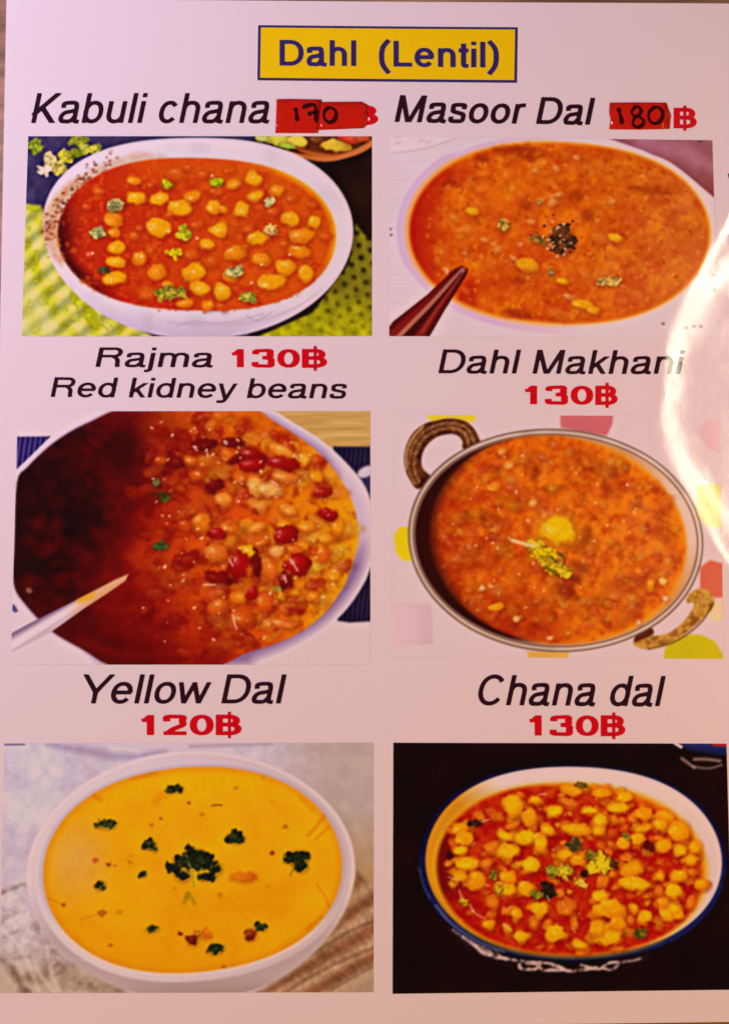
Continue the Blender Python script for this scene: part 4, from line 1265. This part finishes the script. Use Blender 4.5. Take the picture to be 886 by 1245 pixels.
    for cx, cy, rx, ry, c in ((610, 549, 6, 4, (230, 136, 40)), (618, 566, 7, 6, (228, 130, 44)), (603, 738, 10, 5, (236, 140, 10)), (790, 712, 5, 8, (232, 130, 10)), (586, 715, 4, 3.5, (236, 160, 110)), (647, 612, 5, 5, (236, 146, 60)), (805, 707, 6, 4.5, (240, 170, 90)),
                              (600, 592, 9, 6, (232, 124, 20)), (808, 728, 3.5, 3, (240, 190, 150)), (776, 757, 3, 3, (214, 170, 140)), (668, 776, 4, 3, (236, 160, 100)), (627, 753, 4.5, 4, (236, 160, 100))):
        s.pea(cx, cy, rx, ry, c, 'printed_lentil' if min(rx, ry) > 4.9 else None, s.rng.uniform(-30, 30), 1.4, hs=.5, wob=.1)
    for cx, cy, rx, ry in ((690, 700, 20, 7), (705, 690, 12, 6), (650, 578, 5, 8), (586, 630, 5, 4), (688, 718, 14, 8), (712, 650, 8, 10)):
        W, a, x, y = s.ell(cx, cy, rx, ry, 30, 4, .1, int(cx)); s.put(W, a * .5, (110, 14, 4))
    # butter and coriander
    W, a, x, y = s.ell(678, 647, 29, 20, 0, 9); s.put(W, a * .7, (236, 146, 12))
    s.pea(677, 645, 21, 16, (240, 178, 8), ('printed_butter', 'melting yellow butter'), 10, 3.2, hi=(250, 214, 120), hs=.5, dark=.88, wob=.06)
    for cx, cy, rx, ry, c, r in ((650, 664, 14, 8, (206, 176, 34), 10), (664, 674, 15, 11, (208, 182, 10), 30), (672, 690, 14, 11, (206, 180, 16), 40), (684, 694, 12, 8, (214, 186, 30), 20), (660, 684, 9, 7, (190, 158, 20), 20)):
        s.leaf(cx, cy, rx, ry, c, n=11, rot=r, light=1.18, dark=.72)
    for p in ([(678, 672), (686, 680), (682, 690)], [(662, 690), (676, 697)], [(668, 676), (676, 684)]):
        W, a = s.line(p, 2.6, 1.2); s.put(W, a * .75, (70, 58, 16))
    W, a = s.line([(622, 657), (636, 661), (648, 664)], 4, 1.4); s.put(W, a, (232, 190, 130))
    W, a, d = s.poly([(838, 612), (846, 605), (866, 660), (858, 700), (846, 712), (854, 660)], 4); s.put(W, a * .0, (0, 0, 0))
    s.finish('printed_photo', 'printed photo of dal in a two-handled metal pan with butter and coriander', (222, 184, 194), sharp=.22)

# ================================================================== 5 yellow dal
YSOUP = [(51.5, 1054), (54, 1036), (61, 1019), (82, 992), (116, 965), (159, 944), (201, 933.5), (235, 930.5), (265, 930), (305, 939), (342, 952), (371, 970), (395, 989), (411, 1014), (418, 1043), (417.5, 1060), (411, 1090), (390, 1122), (358, 1148), (312, 1167), (257, 1181), (225, 1184),
            (170, 1181), (127, 1168), (95, 1148), (72, 1124), (57, 1095)]
def yellow():
    s = Pic([(6, 904), (454, 903), (454, 1206), (0, 1207)], 55, (204, 172, 190))
    X, Y = s.X, s.Y
    n1 = s.noise(14, 3); n2 = s.noise(55, 2); n3 = s.noise(5, 2)
    c = mixc((196, 164, 180), (210, 182, 206), .5 + n2 * .6 + n1 * .25)
    rt = np.clip((X - 300) / 110, 0, 1)
    c = c + (np.array((184, 146, 138)) - c) * (rt * .9)[..., None]
    c = c + (np.array((176, 128, 92)) - c) * (rt * np.clip((Y - 985) / 80, 0, 1))[..., None]
    c = c * (1 + .035 * n1)[..., None]
    s.rgb[:] = c
    b2 = s.new(('printed_bowl', 'rim of a second pale bowl behind'))
    W, a, x, y = s.ell(215, 884, 122, 30, 0, 1.6); s.put(W, a, (208, 172, 188), b2)
    W, a = s.line([(60, 905), (100, 912), (150, 920), (200, 916)], 8, 5); s.put(W, a * .45, (130, 92, 118))
    W, a = s.line([(5, 905), (30, 904.5)], 3, 1.2); s.put(W, a * .8, (110, 70, 100))
    W, a = s.line([(232, 907), (300, 905), (330, 904)], 3, 3); s.put(W, a * .5, (140, 108, 116))
    # linen folds lower left
    cl = s.new(('printed_cloth', 'rumpled pale linen cloth'))
    W, a, d = s.poly([(-10, 1085), (30, 1074), (40, 1110), (80, 1165), (165, 1210), (-10, 1215)], 2, False)
    c = mixc((186, 150, 158), (214, 184, 192), .5 + n1[W] * .6 + n3[W] * .25)
    c = c + (np.array((190, 148, 128)) - c) * np.clip((Y[W] - 1140) / 60, 0, .8)[..., None]
    s.put(W, a, c, cl)
    for p, wd, al in (([(0, 1086), (15, 1080), (32, 1076)], 3.5, .6), ([(0, 1122), (10, 1114), (20, 1110)], 2.5, .35), ([(0, 1164), (14, 1176), (26, 1196), (34, 1207)], 5, .6), ([(14, 1178), (22, 1190)], 7, .4), ([(36, 1188), (46, 1190), (56, 1186)], 8, .65),
                      ([(60, 1170), (72, 1172), (82, 1176)], 16, .55), ([(70, 1186), (78, 1196)], 10, .3), ([(95, 1195), (120, 1200), (145, 1206)], 12, .5), ([(45, 1125), (56, 1142), (66, 1156)], 6, .35), ([(0, 1140), (14, 1136), (24, 1130)], 2, .3), ([(18, 1165), (40, 1162)], 3, .3), ([(26, 1204), (34, 1206)], 5, .6)):
        W, a = s.line(p, wd * 1.3, 2 + wd * .4); s.put(W, a * al * .85 * np.clip(.9 + s.nA[W] * .5, .3, 1.2), (112, 72, 62))
    for p in ([(40, 1160), (50, 1185), (66, 1205)], [(4, 1130), (30, 1160), (48, 1205)], [(58, 1150), (62, 1180), (72, 1204)]):
        W, a = s.line(p, 4, 2.5); s.put(W, a * .4, (220, 190, 184))
    # ribbed brown mat, lower right
    mt = s.new(('printed_mat', 'ribbed brown woven mat'))
    W, a, d = s.poly([(300, 1212), (345, 1188), (395, 1150), (428, 1095), (434, 1060), (460, 1085), (460, 1215)], 5, False)
    t = (X[W] * .50 + Y[W] * .866)
    ph = (t - 1160) / 30.0
    c = mixc((136, 78, 54), (182, 130, 102), .5 + .5 * np.cos(ph * 6.283 + .5 * n2[W]))
    q = (X[W] * .866 - Y[W] * .5) / 11.0
    c = c * (1 + .035 * np.sin(q * 6.283 + n1[W] * 4) + .10 * n1[W] + .05 * n3[W])[..., None]
    s.put(W, a * .95, c, mt)
    for p in ([(338, 1212), (380, 1186), (420, 1166), (460, 1150)], [(345, 1178), (392, 1152), (425, 1132), (460, 1117)]):
        W, a = s.line(p, 2.4, 3.0); s.put(W, a * .55, (92, 44, 30))
    W, a, d = s.poly([(400, 1214), (430, 1190), (462, 1176), (462, 1215)], 5, False); s.put(W, a * .75, (184, 140, 122))
    W, a = s.line([(404, 1203), (432, 1187), (460, 1172)], 1.6, 1.6); s.put(W, a * .5, (120, 76, 56))
    # bowl
    out = [(32, 1050), (35, 1034), (45, 1013), (59, 993), (77, 974), (93, 959), (111, 946), (156, 925), (201, 915), (235, 911.5), (262, 912), (299, 919), (336, 932), (373, 953), (405, 982), (426, 1012), (433, 1042), (431, 1068), (426, 1092), (408, 1128), (373, 1166), (339, 1190),
           (300, 1212), (160, 1212), (114, 1186), (74, 1156), (48, 1125), (35, 1088)]
    out = fair(out, 5)
    bw = s.new(('printed_bowl', 'smooth white bowl of yellow dal'))
    W, a, d = s.poly(out, 1.3)
    x, y = X[W], Y[W]
    c = mixc((216, 178, 196), (206, 164, 162), (x - 120) / 240)
    rim = np.clip(1 - np.abs(d + 3.0) / 3.2, 0, 1)
    c = c + (np.array((226, 188, 196)) - c) * (rim * .6)[..., None]
    wl = np.clip((poly_sd(fair(YSOUP, 3), x, y) - 9) / 4, 0, 1) * np.clip((y - 1075) / 70, 0, 1)
    c = c + (np.array((182, 142, 142)) - c) * (wl * .85)[..., None]
    c = c + (np.array((150, 108, 104)) - c) * (wl * np.clip((y - 1186) / 22, 0, 1) * np.clip((x - 100) / 120, 0, 1) * .5)[..., None]
    s.put(W, a, c, bw)
    soup = fair(YSOUP, 3)
    so = np.array(soup); ct = np.array([235, 1055.0])
    W, a, d = s.poly(ct + (so - ct) * 1.028, 1.6)
    lo = np.clip((Y[W] - 1080) / 60, 0, 1)
    s.put(W, a * (.35 + .5 * lo), mixc((176, 134, 138), (226, 184, 160), lo))
    sp = s.new(('printed_soup', 'smooth golden yellow dal'))
    W, a, d = s.poly(soup, 1.5)
    x, y = X[W], Y[W]
    c = mixc((236, 156, 0), (226, 140, 0), .5 + n2[W] * .5 + (y - 1060) / 260)
    pl = np.exp(-((x - 92) / 42) ** 2 - ((y - 1045) / 48) ** 2)
    c = c + (np.array((218, 148, 70)) - c) * (pl * .8)[..., None]
    ed = np.clip(1 + d / 10, 0, 1)
    c = c + (np.array((214, 122, 6)) - c) * (ed * .6)[..., None]
    c = c * (1 + .018 * n1[W] + .008 * n3[W])[..., None] ** np.array([.6, 1.2, 1])
    s.put(W, a, c, sp)
    for p, wd, al in (([(375, 1015), (386, 1003), (394, 992)], 4, .5), ([(384, 1020), (400, 1005)], 3, .4), ([(385, 1075), (395, 1090), (400, 1102)], 3, .35), ([(372, 1130), (390, 1115)], 3, .4), ([(190, 975), (196, 968), (203, 966)], 9, .35), ([(115, 968), (123, 972)], 5, .5), ([(60, 1092), (76, 1099)], 2, .4), ([(100, 1118), (110, 1114), (124, 1110)], 3, .3), ([(160, 947), (190, 940)], 4, .4), ([(365, 970), (380, 985)], 4, .3)):
        W, a = s.line(p, wd, wd * .5); s.put(W, a * al, (206, 98, 20))
    for px, py, r, c in ((230, 976, 2.3, (150, 70, 6)), (246, 990, 3, (196, 116, 10)), (331, 1037, 3.2, (150, 50, 4)), (347, 1005, 3.6, (190, 100, 10)), (116.7, 1045.7, 4.2, (200, 86, 40)), (132.6, 1051, 3, (150, 66, 6)), (158, 1048, 3, (196, 118, 6)), (196, 995, 2.2, (160, 88, 6)), (185, 1003, 2.8, (190, 108, 10)), (78, 1100, 3, (172, 84, 16)),
                       (124.7, 1110, 5.5, (186, 92, 10)), (135, 1149, 3, (190, 100, 6)), (219.5, 1135, 3.2, (140, 24, 6)), (287, 958, 3.6, (206, 124, 6)), (268, 1088, 4, (206, 118, 10)), (325, 1078, 3, (206, 130, 6)), (140, 1052, 2, (190, 110, 10)), (272, 1175, 2.4, (170, 96, 6)), (160, 1040, 2, (200, 126, 6)), (330, 975, 3, (214, 136, 4)), (146, 1109, 4, (206, 126, 6)), (320, 945, 3, (210, 126, 6)), (213, 1080, 3, (206, 130, 10))):
        W, a, x, y = s.ell(px, py, r, r * .8, 0, 1.2, .15, int(px)); s.put(W, a * .85, c)
    W, a = s.line([(258, 979.5), (264, 978.5), (270, 979)], 1.8, 1); s.put(W, a * .9, (130, 74, 4))
    s.pea(296, 1066, 15, 5.5, (224, 108, 6), None, -2, 3, hi=(236, 130, 30), hs=.3, alpha=.85)
    s.pea(251.5, 1135, 5, 6, (220, 92, 10), None, 0, 2, hs=.2, alpha=.85)
    s.pea(304.6, 1135, 7.5, 6.5, (140, 52, 4), ('printed_fleck', None), -20, 1.8, hi=(210, 130, 30), hs=.4, dark=.6)
    s.pea(234, 1142, 6.5, 6.5, (120, 34, 4), ('printed_fleck', None), -30, 1.8, hi=(210, 130, 30), hs=.3, dark=.6, wob=.14)
    s.pea(240, 1135, 5, 3, (190, 90, 8), None, 20, 1.5)
    G = (54, 54, 16)
    for cx, cy, rx, ry, r in ((213.5, 958.7, 11, 6, -8), (128.6, 1001.6, 14, 7, 4), (181, 1026, 10, 6, -20), (285.5, 1018, 13.5, 8.5, 0), (173.7, 1062, 5.5, 4.5, 0), (122.5, 1076, 8, 6, -35), (185, 1128.6, 9, 4.5, -8), (316.5, 1126, 9, 5.5, 15), (262, 1153, 11.5, 7.5, -15), (188, 1032, 4, 4, 0)):
        s.leaf(cx, cy, rx, ry, G, n=9, rot=r, light=1.45, dark=.65)
    s.leaf(361, 1041, 15, 10, (36, 42, 10), n=9, light=1.35, dark=.6); s.leaf(365, 1053, 11, 8, (34, 40, 8), n=8, light=1.3, dark=.6); s.leaf(350, 1045, 7, 5, (34, 40, 8), n=7); s.leaf(370, 1040, 8, 8, (34, 38, 8), n=7)
    W, a = s.line([(356, 1058), (353, 1064)], 2, 1); s.put(W, a * .7, (140, 90, 6))
    big = [(238, 1038, 15, 9), (222, 1044, 14, 8), (214, 1056, 11, 7), (222, 1064, 11, 8), (236, 1050, 14, 9), (254, 1050, 14, 8), (262, 1056, 10, 8), (252, 1066, 12, 6), (246, 1042, 12, 8), (230, 1032, 7, 5), (206, 1052, 5, 4)]
    for cx, cy, rx, ry in big:
        s.leaf(cx, cy, rx, ry, (32, 38, 16), n=8, light=1.45, dark=.55, vein=False)
    for p in ([(236, 1078), (235, 1062), (230, 1050)], [(236, 1066), (246, 1056)], [(232, 1064), (222, 1056)]):
        W, a = s.line(p, 1.8, .9); s.put(W, a * .8, (150, 128, 30))
    W, a = s.line([(238, 1068), (238, 1060)], 3, 1.2); s.put(W, a * .8, (214, 150, 6))
    for p in ([(224, 1098), (229, 1086), (237, 1098)], [(229, 1086), (228, 1092)]):
        W, a = s.line(p, 4, 2); s.put(W, a * .55, (150, 108, 6))
    s.finish('printed_photo', 'printed photo of smooth yellow dal with green leaves in a white bowl', (218, 174, 176))

# ================================================================== 6 split chickpea dal
def chana():
    s = Pic([(478, 903), (882, 904), (890, 1203), (477, 1208)], 66, (22, 5, 5))
    X, Y = s.X, s.Y
    n1 = s.noise(10, 3); n2 = s.noise(45, 2); n3 = s.noise(4.5, 2)
    s.rgb *= (1 + .25 * n2)[..., None]
    b2 = s.new(('printed_bowl', 'edge of a second blue rimmed bowl'))
    W, a, d = s.poly([(818, 898), (890, 898), (890, 921), (862, 917), (835, 912)], 1.6, False); s.put(W, a, mixc((34, 34, 86), (16, 12, 34), (Y[W] - 905 + (860 - X[W]) * .1) / 16), b2)
    W, a, d = s.poly([(862, 900), (890, 900), (890, 908), (866, 907)], 1.4, False); s.put(W, a, (150, 30, 20))
    W, a = s.line([(819, 903), (827, 908)], 3.5, 1.2); s.put(W, a, (206, 176, 176))
    for p, wd in (([(828, 922), (836, 928), (843, 933)], 3.4), ([(843, 923), (858, 923), (874, 925)], 3.6), ([(842, 932), (860, 934), (876, 930)], 2)):
        W, a = s.line(p, wd, 1.6); s.put(W, a * .75, (150, 112, 100), b2)
    # outside of the bowl with its white pattern
    ow = s.new(('printed_bowl', 'white bowl with blue rim of split chickpea dal'))
    out = np.array([(507, 1047), (509, 1030), (514, 1013), (524, 995), (537, 978), (554, 964), (574, 952), (596, 942.5), (618, 935), (650, 930), (683, 927.5), (715, 928), (746, 930.5), (772, 936), (795, 944), (837, 969), (865, 995), (882, 1023), (887, 1050), (880, 1080), (856, 1115), (818, 1143), (770, 1160), (722, 1168.5), (683, 1170),
                    (626, 1163), (588, 1151), (553, 1129), (527, 1102), (511, 1072)])
    out = fair(out, 3)
    W, a, d = s.poly([(545, 1128), (590, 1155), (640, 1168), (690, 1172), (750, 1168), (790, 1158), (770, 1176), (720, 1186), (660, 1186), (610, 1176), (570, 1154)], 4); s.put(W, a * .8, mixc((46, 26, 36), (24, 8, 10), (Y[W] - 1150) / 34), ow, .6)
    for p, wd in (([(551, 1130), (566, 1142), (582, 1152), (600, 1163), (617, 1165)], 3.0), ([(563, 1138), (574, 1146), (586, 1158), (598, 1160), (588, 1151), (572, 1142)], 3.2), ([(600, 1152), (607, 1162), (615, 1166)], 2.6), ([(612, 1165), (632, 1168), (655, 1170), (672, 1172), (682, 1178)], 2.6),
                  ([(631, 1172), (633, 1177), (650, 1178), (652, 1172), (638, 1171)], 3), ([(656, 1170), (657, 1178), (674, 1179), (684, 1178), (672, 1173)], 3.4), ([(678, 1175), (690, 1180), (708, 1179), (724, 1176)], 3.0),
                  ([(706, 1173), (716, 1176), (728, 1178), (738, 1171), (752, 1170), (744, 1178), (732, 1177)], 2.8), ([(752, 1170), (766, 1168), (778, 1165)], 2.2)):
        W, a = s.line(p, wd * 1.25, 1.3); s.put(W, a * .85 * np.clip(.85 + .7 * s.nA[W], .15, 1.1), (188, 146, 136), ow)
    rim = s.new(('printed_rim', 'dark blue painted rim'))
    W, a, d = s.poly(out, 1.3)
    x, y = X[W], Y[W]
    c = mixc((12, 8, 32), (28, 30, 78), .3 + n1[W] * .3 + np.clip((y - 1040) / 160, -.2, .3) + np.clip((x - 780) / 90, 0, .4))
    s.put(W, a, c, rim)
    W, a = s.line([(530, 1101), (545, 1119), (565, 1135), (590, 1149), (612, 1157)], 2.4, 1.8); s.put(W, a * .55, (140, 130, 160))
    W, a = s.line([(509, 1055), (514, 1075), (522, 1092)], 2.4, 1.6); s.put(W, a * .45, (70, 90, 150))
    ct = np.array([697, 1048.0])
    v = out - ct; L = np.linalg.norm(v, axis=1, keepdims=True)
    wd = 4.0 + 3.5 * np.clip(-v[:, :1] / 190, 0, 1) ** 2 + 5.0 * np.clip(v[:, 1:] / 120, 0, 1) ** 1.5 + 1.5 * np.clip(v[:, :1] / 190, 0, 1) ** 2
    inner = ct + v * (1 - wd / L)
    W, a, d = s.poly(inner, 1.3)
    x, y = X[W], Y[W]
    c = mixc((224, 184, 168), (216, 172, 162), (y - 940) / 120)
    lf = np.clip((640 - x) / 70 + (y - 985) / 90 - .1, 0, 1)
    c = c + (np.array((204, 122, 16)) - c) * lf[..., None]
    c = c + (np.array((150, 70, 12)) - c) * (lf * np.clip((y - 1070) / 50, 0, 1) * .7)[..., None]
    s.put(W, a, c, ow)
    soup = [(528, 1054), (530, 1038), (546, 1000), (570, 983), (607, 966), (645, 955), (683, 951.5), (710, 952), (735, 956), (770, 966), (799, 978), (827, 1000), (849, 1023), (858, 1050), (858, 1072), (851, 1097), (830, 1121), (789, 1142), (746, 1157), (699, 1163), (683, 1163), (627, 1154), (579, 1132), (551, 1108), (534, 1083)]
    soup = fair(soup, 3)
    so = np.array(soup)
    W, a, d = s.poly(ct + (so - ct) * 1.03, 4); s.put(W, a * .8, (224, 146, 18))
    sp = s.new(('printed_soup', 'glossy red sauce of the split chickpea dal'))
    W, a, d = s.poly(soup, 3)
    x, y = X[W], Y[W]
    c = mixc((166, 8, 0), (200, 52, 4), .4 + n1[W] * .6 + n2[W] * .25 + np.clip((1000 - y) / 90, 0, .5))
    c = c + (np.array((104, 8, 2)) - c) * (np.clip((572 - x) / 34, 0, 1) * np.clip((1120 - y) / 40, 0, 1) * np.clip((y - 985) / 40, 0, 1) * .8)[..., None]
    c = c + (np.array((226, 132, 14)) - c) * (np.clip(1 + d / 12, 0, 1) * np.clip((x - 640) / 60, 0, 1) * np.clip((1130 - y) / 60, 0, 1) * .9)[..., None]
    s.put(W, a, c, sp)
    Yc, Oc = (240, 164, 8), (226, 112, 14)
    for _ in range(330):
        px, py = s.rng.uniform(545, 850), s.rng.uniform(958, 1155)
        if ((px - 697) / 155) ** 2 + ((py - 1058) / 100) ** 2 > 1: continue
        if py > 1075 and s.rng.random() < .6: continue
        r = s.rng.uniform(2.5, 6)
        s.pea(px, py, r * 1.35, r, (228 + s.rng.uniform(-14, 10), 126 + s.rng.uniform(-30, 30), 14), None, s.rng.uniform(-40, 40), 1.9, hi=(246, 190, 70), hs=.35, alpha=s.rng.uniform(.3, .8), wob=.12)
    L1 = [(624, 979, 12, 13), (643, 993, 9, 12), (674, 986, 9, 7), (650, 972, 7, 5), (558, 1007.6, 11, 7), (564, 1019.4, 13, 10), (559, 1033.6, 9, 6), (567.4, 1050, 15, 8), (615, 1016, 11, 6), (638.5, 1018, 13, 9), (617, 1035, 13, 10), (656, 1023, 9, 12), (664.6, 1008.7, 9, 6), (645, 1051, 11, 9),
          (578, 1071, 11, 12), (617, 1066, 11, 8), (558, 1065, 9, 7), (617, 1081.5, 10, 8), (638.5, 1080, 10, 9), (656, 1105, 11, 9), (626.7, 1110, 7, 7), (593.5, 1123, 8, 5), (632.6, 1138, 9, 6.5), (674, 1133.6, 12, 12), (694, 960.5, 14, 7), (731, 964, 12, 7), (758, 969, 10, 7), (782, 989, 11, 8), (807, 992.6, 12, 8),
          (824, 1010.5, 14, 12), (801, 1002, 9, 7), (751, 982, 13, 6), (728.6, 997, 9, 9), (699, 1008, 18, 7), (782, 1007, 11, 5), (727, 1009, 7, 7), (757, 1024.8, 9, 8), (774, 1019, 9, 8), (805, 1028, 11, 9), (826, 1034, 8, 7), (843, 1029.5, 8, 8), (839, 1045, 8, 7), (687, 1038, 10, 7), (701, 1046, 9, 7), (768, 1053, 10, 6),
          (715.5, 985.5, 10, 4.5), (766.7, 1058, 13, 8), (770, 1074, 19, 8), (728.6, 1090, 10.5, 8), (824, 1064, 10, 8), (851, 1074.5, 8, 7), (801, 1065, 6, 5), (818, 1083, 10, 9), (813, 1108, 14.5, 11), (739, 1104, 18, 12), (783, 1114, 9, 8), (770, 1104, 5, 6), (737, 1135, 18.5, 14), (703.6, 1148, 9.5, 5), (750, 1122, 10, 8), (725, 1128, 9, 9), (805, 1096, 7, 6), (824, 1112, 7, 6)]
    L2 = [(597, 1030, 10, 7), (622, 1004, 10, 5), (598, 1095.7, 8, 10), (649, 1120.6, 6, 9), (615, 1107.5, 7, 5), (761, 1042.6, 8, 6), (746, 995, 5, 6), (768, 995, 7, 6), (732, 1071, 9, 9), (837, 1071, 5.5, 5), (801, 1083, 6, 6), (839, 1097, 6, 9), (765.5, 1118.6, 5, 7), (688, 1102, 12, 11), (708, 1156.7, 10, 5), (697.6, 1123, 5, 8), (749, 1153, 9, 4), (690, 975, 12, 5), (840, 1060, 7, 6), (590, 1050, 8, 6), (680, 1086, 7, 6), (545, 1050, 5, 5)]
    for cx, cy, rx, ry in L1:
        for _ in range(2):
            t = s.rng.uniform(0, 6.28)
            s.pea(cx + rx * 1.05 * math.cos(t), cy + ry * 1.1 * math.sin(t), rx * s.rng.uniform(.4, .65), ry * s.rng.uniform(.4, .7), (230, 124 + s.rng.uniform(-24, 18), 8), None, s.rng.uniform(-40, 40), 2.2, hi=(248, 180, 70), hs=.3, wob=.1, alpha=.8)
    for cx, cy, rx, ry in L2:
        s.pea(cx, cy, rx, ry, Oc, 'printed_lentil', s.rng.uniform(-20, 20), 2.2, hi=(240, 170, 60), hs=.35, wob=.1, alpha=.85)
    for cx, cy, rx, ry in L1:
        s.pea(cx, cy, rx, ry, (246 + s.rng.uniform(-8, 4), 150 + s.rng.uniform(-18, 10), 2), 'printed_lentil', s.rng.uniform(-16, 16), 2.3, hi=(252, 190, 50), hs=.4, dark=.86, wob=.06, shadow=.3)
    for cx, cy, rx, ry, c, r in ((577, 1000.5, 10, 4.5, (60, 26, 12), -15), (664.6, 1082, 11, 10, (44, 26, 10), 30), (653, 1088, 9, 7, (120, 104, 20), 0), (697, 1027, 11, 9, (78, 62, 26), 30), (788, 1028, 10, 7, (88, 8, 6), 0), (778.6, 1134, 9, 7, (104, 84, 16), -20), (706, 954.5, 9, 4, (96, 74, 18), 10),
                                 (728, 1049, 17, 14, (196, 168, 18), -15), (683, 1060, 16, 9, (172, 150, 24), -10), (668, 1058, 8, 7, (128, 118, 24), 0), (706, 1074, 9, 5, (226, 176, 20), 35), (718, 1039, 8, 6, (110, 96, 18), 0), (760, 1016, 8, 3, (110, 96, 20), 50), (564, 1096, 6, 5, (160, 120, 10), 0), (600, 1064, 6, 7, (130, 104, 20), 0), (545, 1040, 6, 5, (64, 10, 6), 0), (710, 1062, 6, 5, (70, 20, 8), 0), (746, 1050, 5, 7, (100, 50, 10), 0), (606, 1080, 6, 9, (190, 140, 20), 10)):
        s.leaf(cx, cy, rx, ry, c, n=9, rot=r, light=1.25, dark=.7)
    for p in ([(571, 1100), (577, 1110), (590, 1117)], [(558, 1082), (562, 1094)], [(545, 1066), (556, 1070)], [(664, 1089), (668, 1095)], [(612, 1124), (620, 1130)], [(585, 999), (595, 996)], [(655, 966), (663, 965)], [(700, 1072), (712, 1080)]):
        W, a = s.line(p, 1.6, 1); s.put(W, a * .6, (240, 180, 140))
    for _ in range(70):
        px, py = s.rng.normal(690, 75), s.rng.normal(1060, 48)
        W, a, x, y = s.ell(px, py, s.rng.uniform(.8, 2), s.rng.uniform(.7, 1.3), s.rng.uniform(0, 180), .9); s.put(W, a * s.rng.uniform(.2, .6) * (s.idm[W] >= sp), (250, 196, 120))
    s.finish('printed_photo', 'printed photo of split chickpea dal in a blue rimmed bowl on black', (218, 176, 168), sharp=.4)

for f in (kabuli, masoor, rajma, makhani, yellow, chana):
    f()
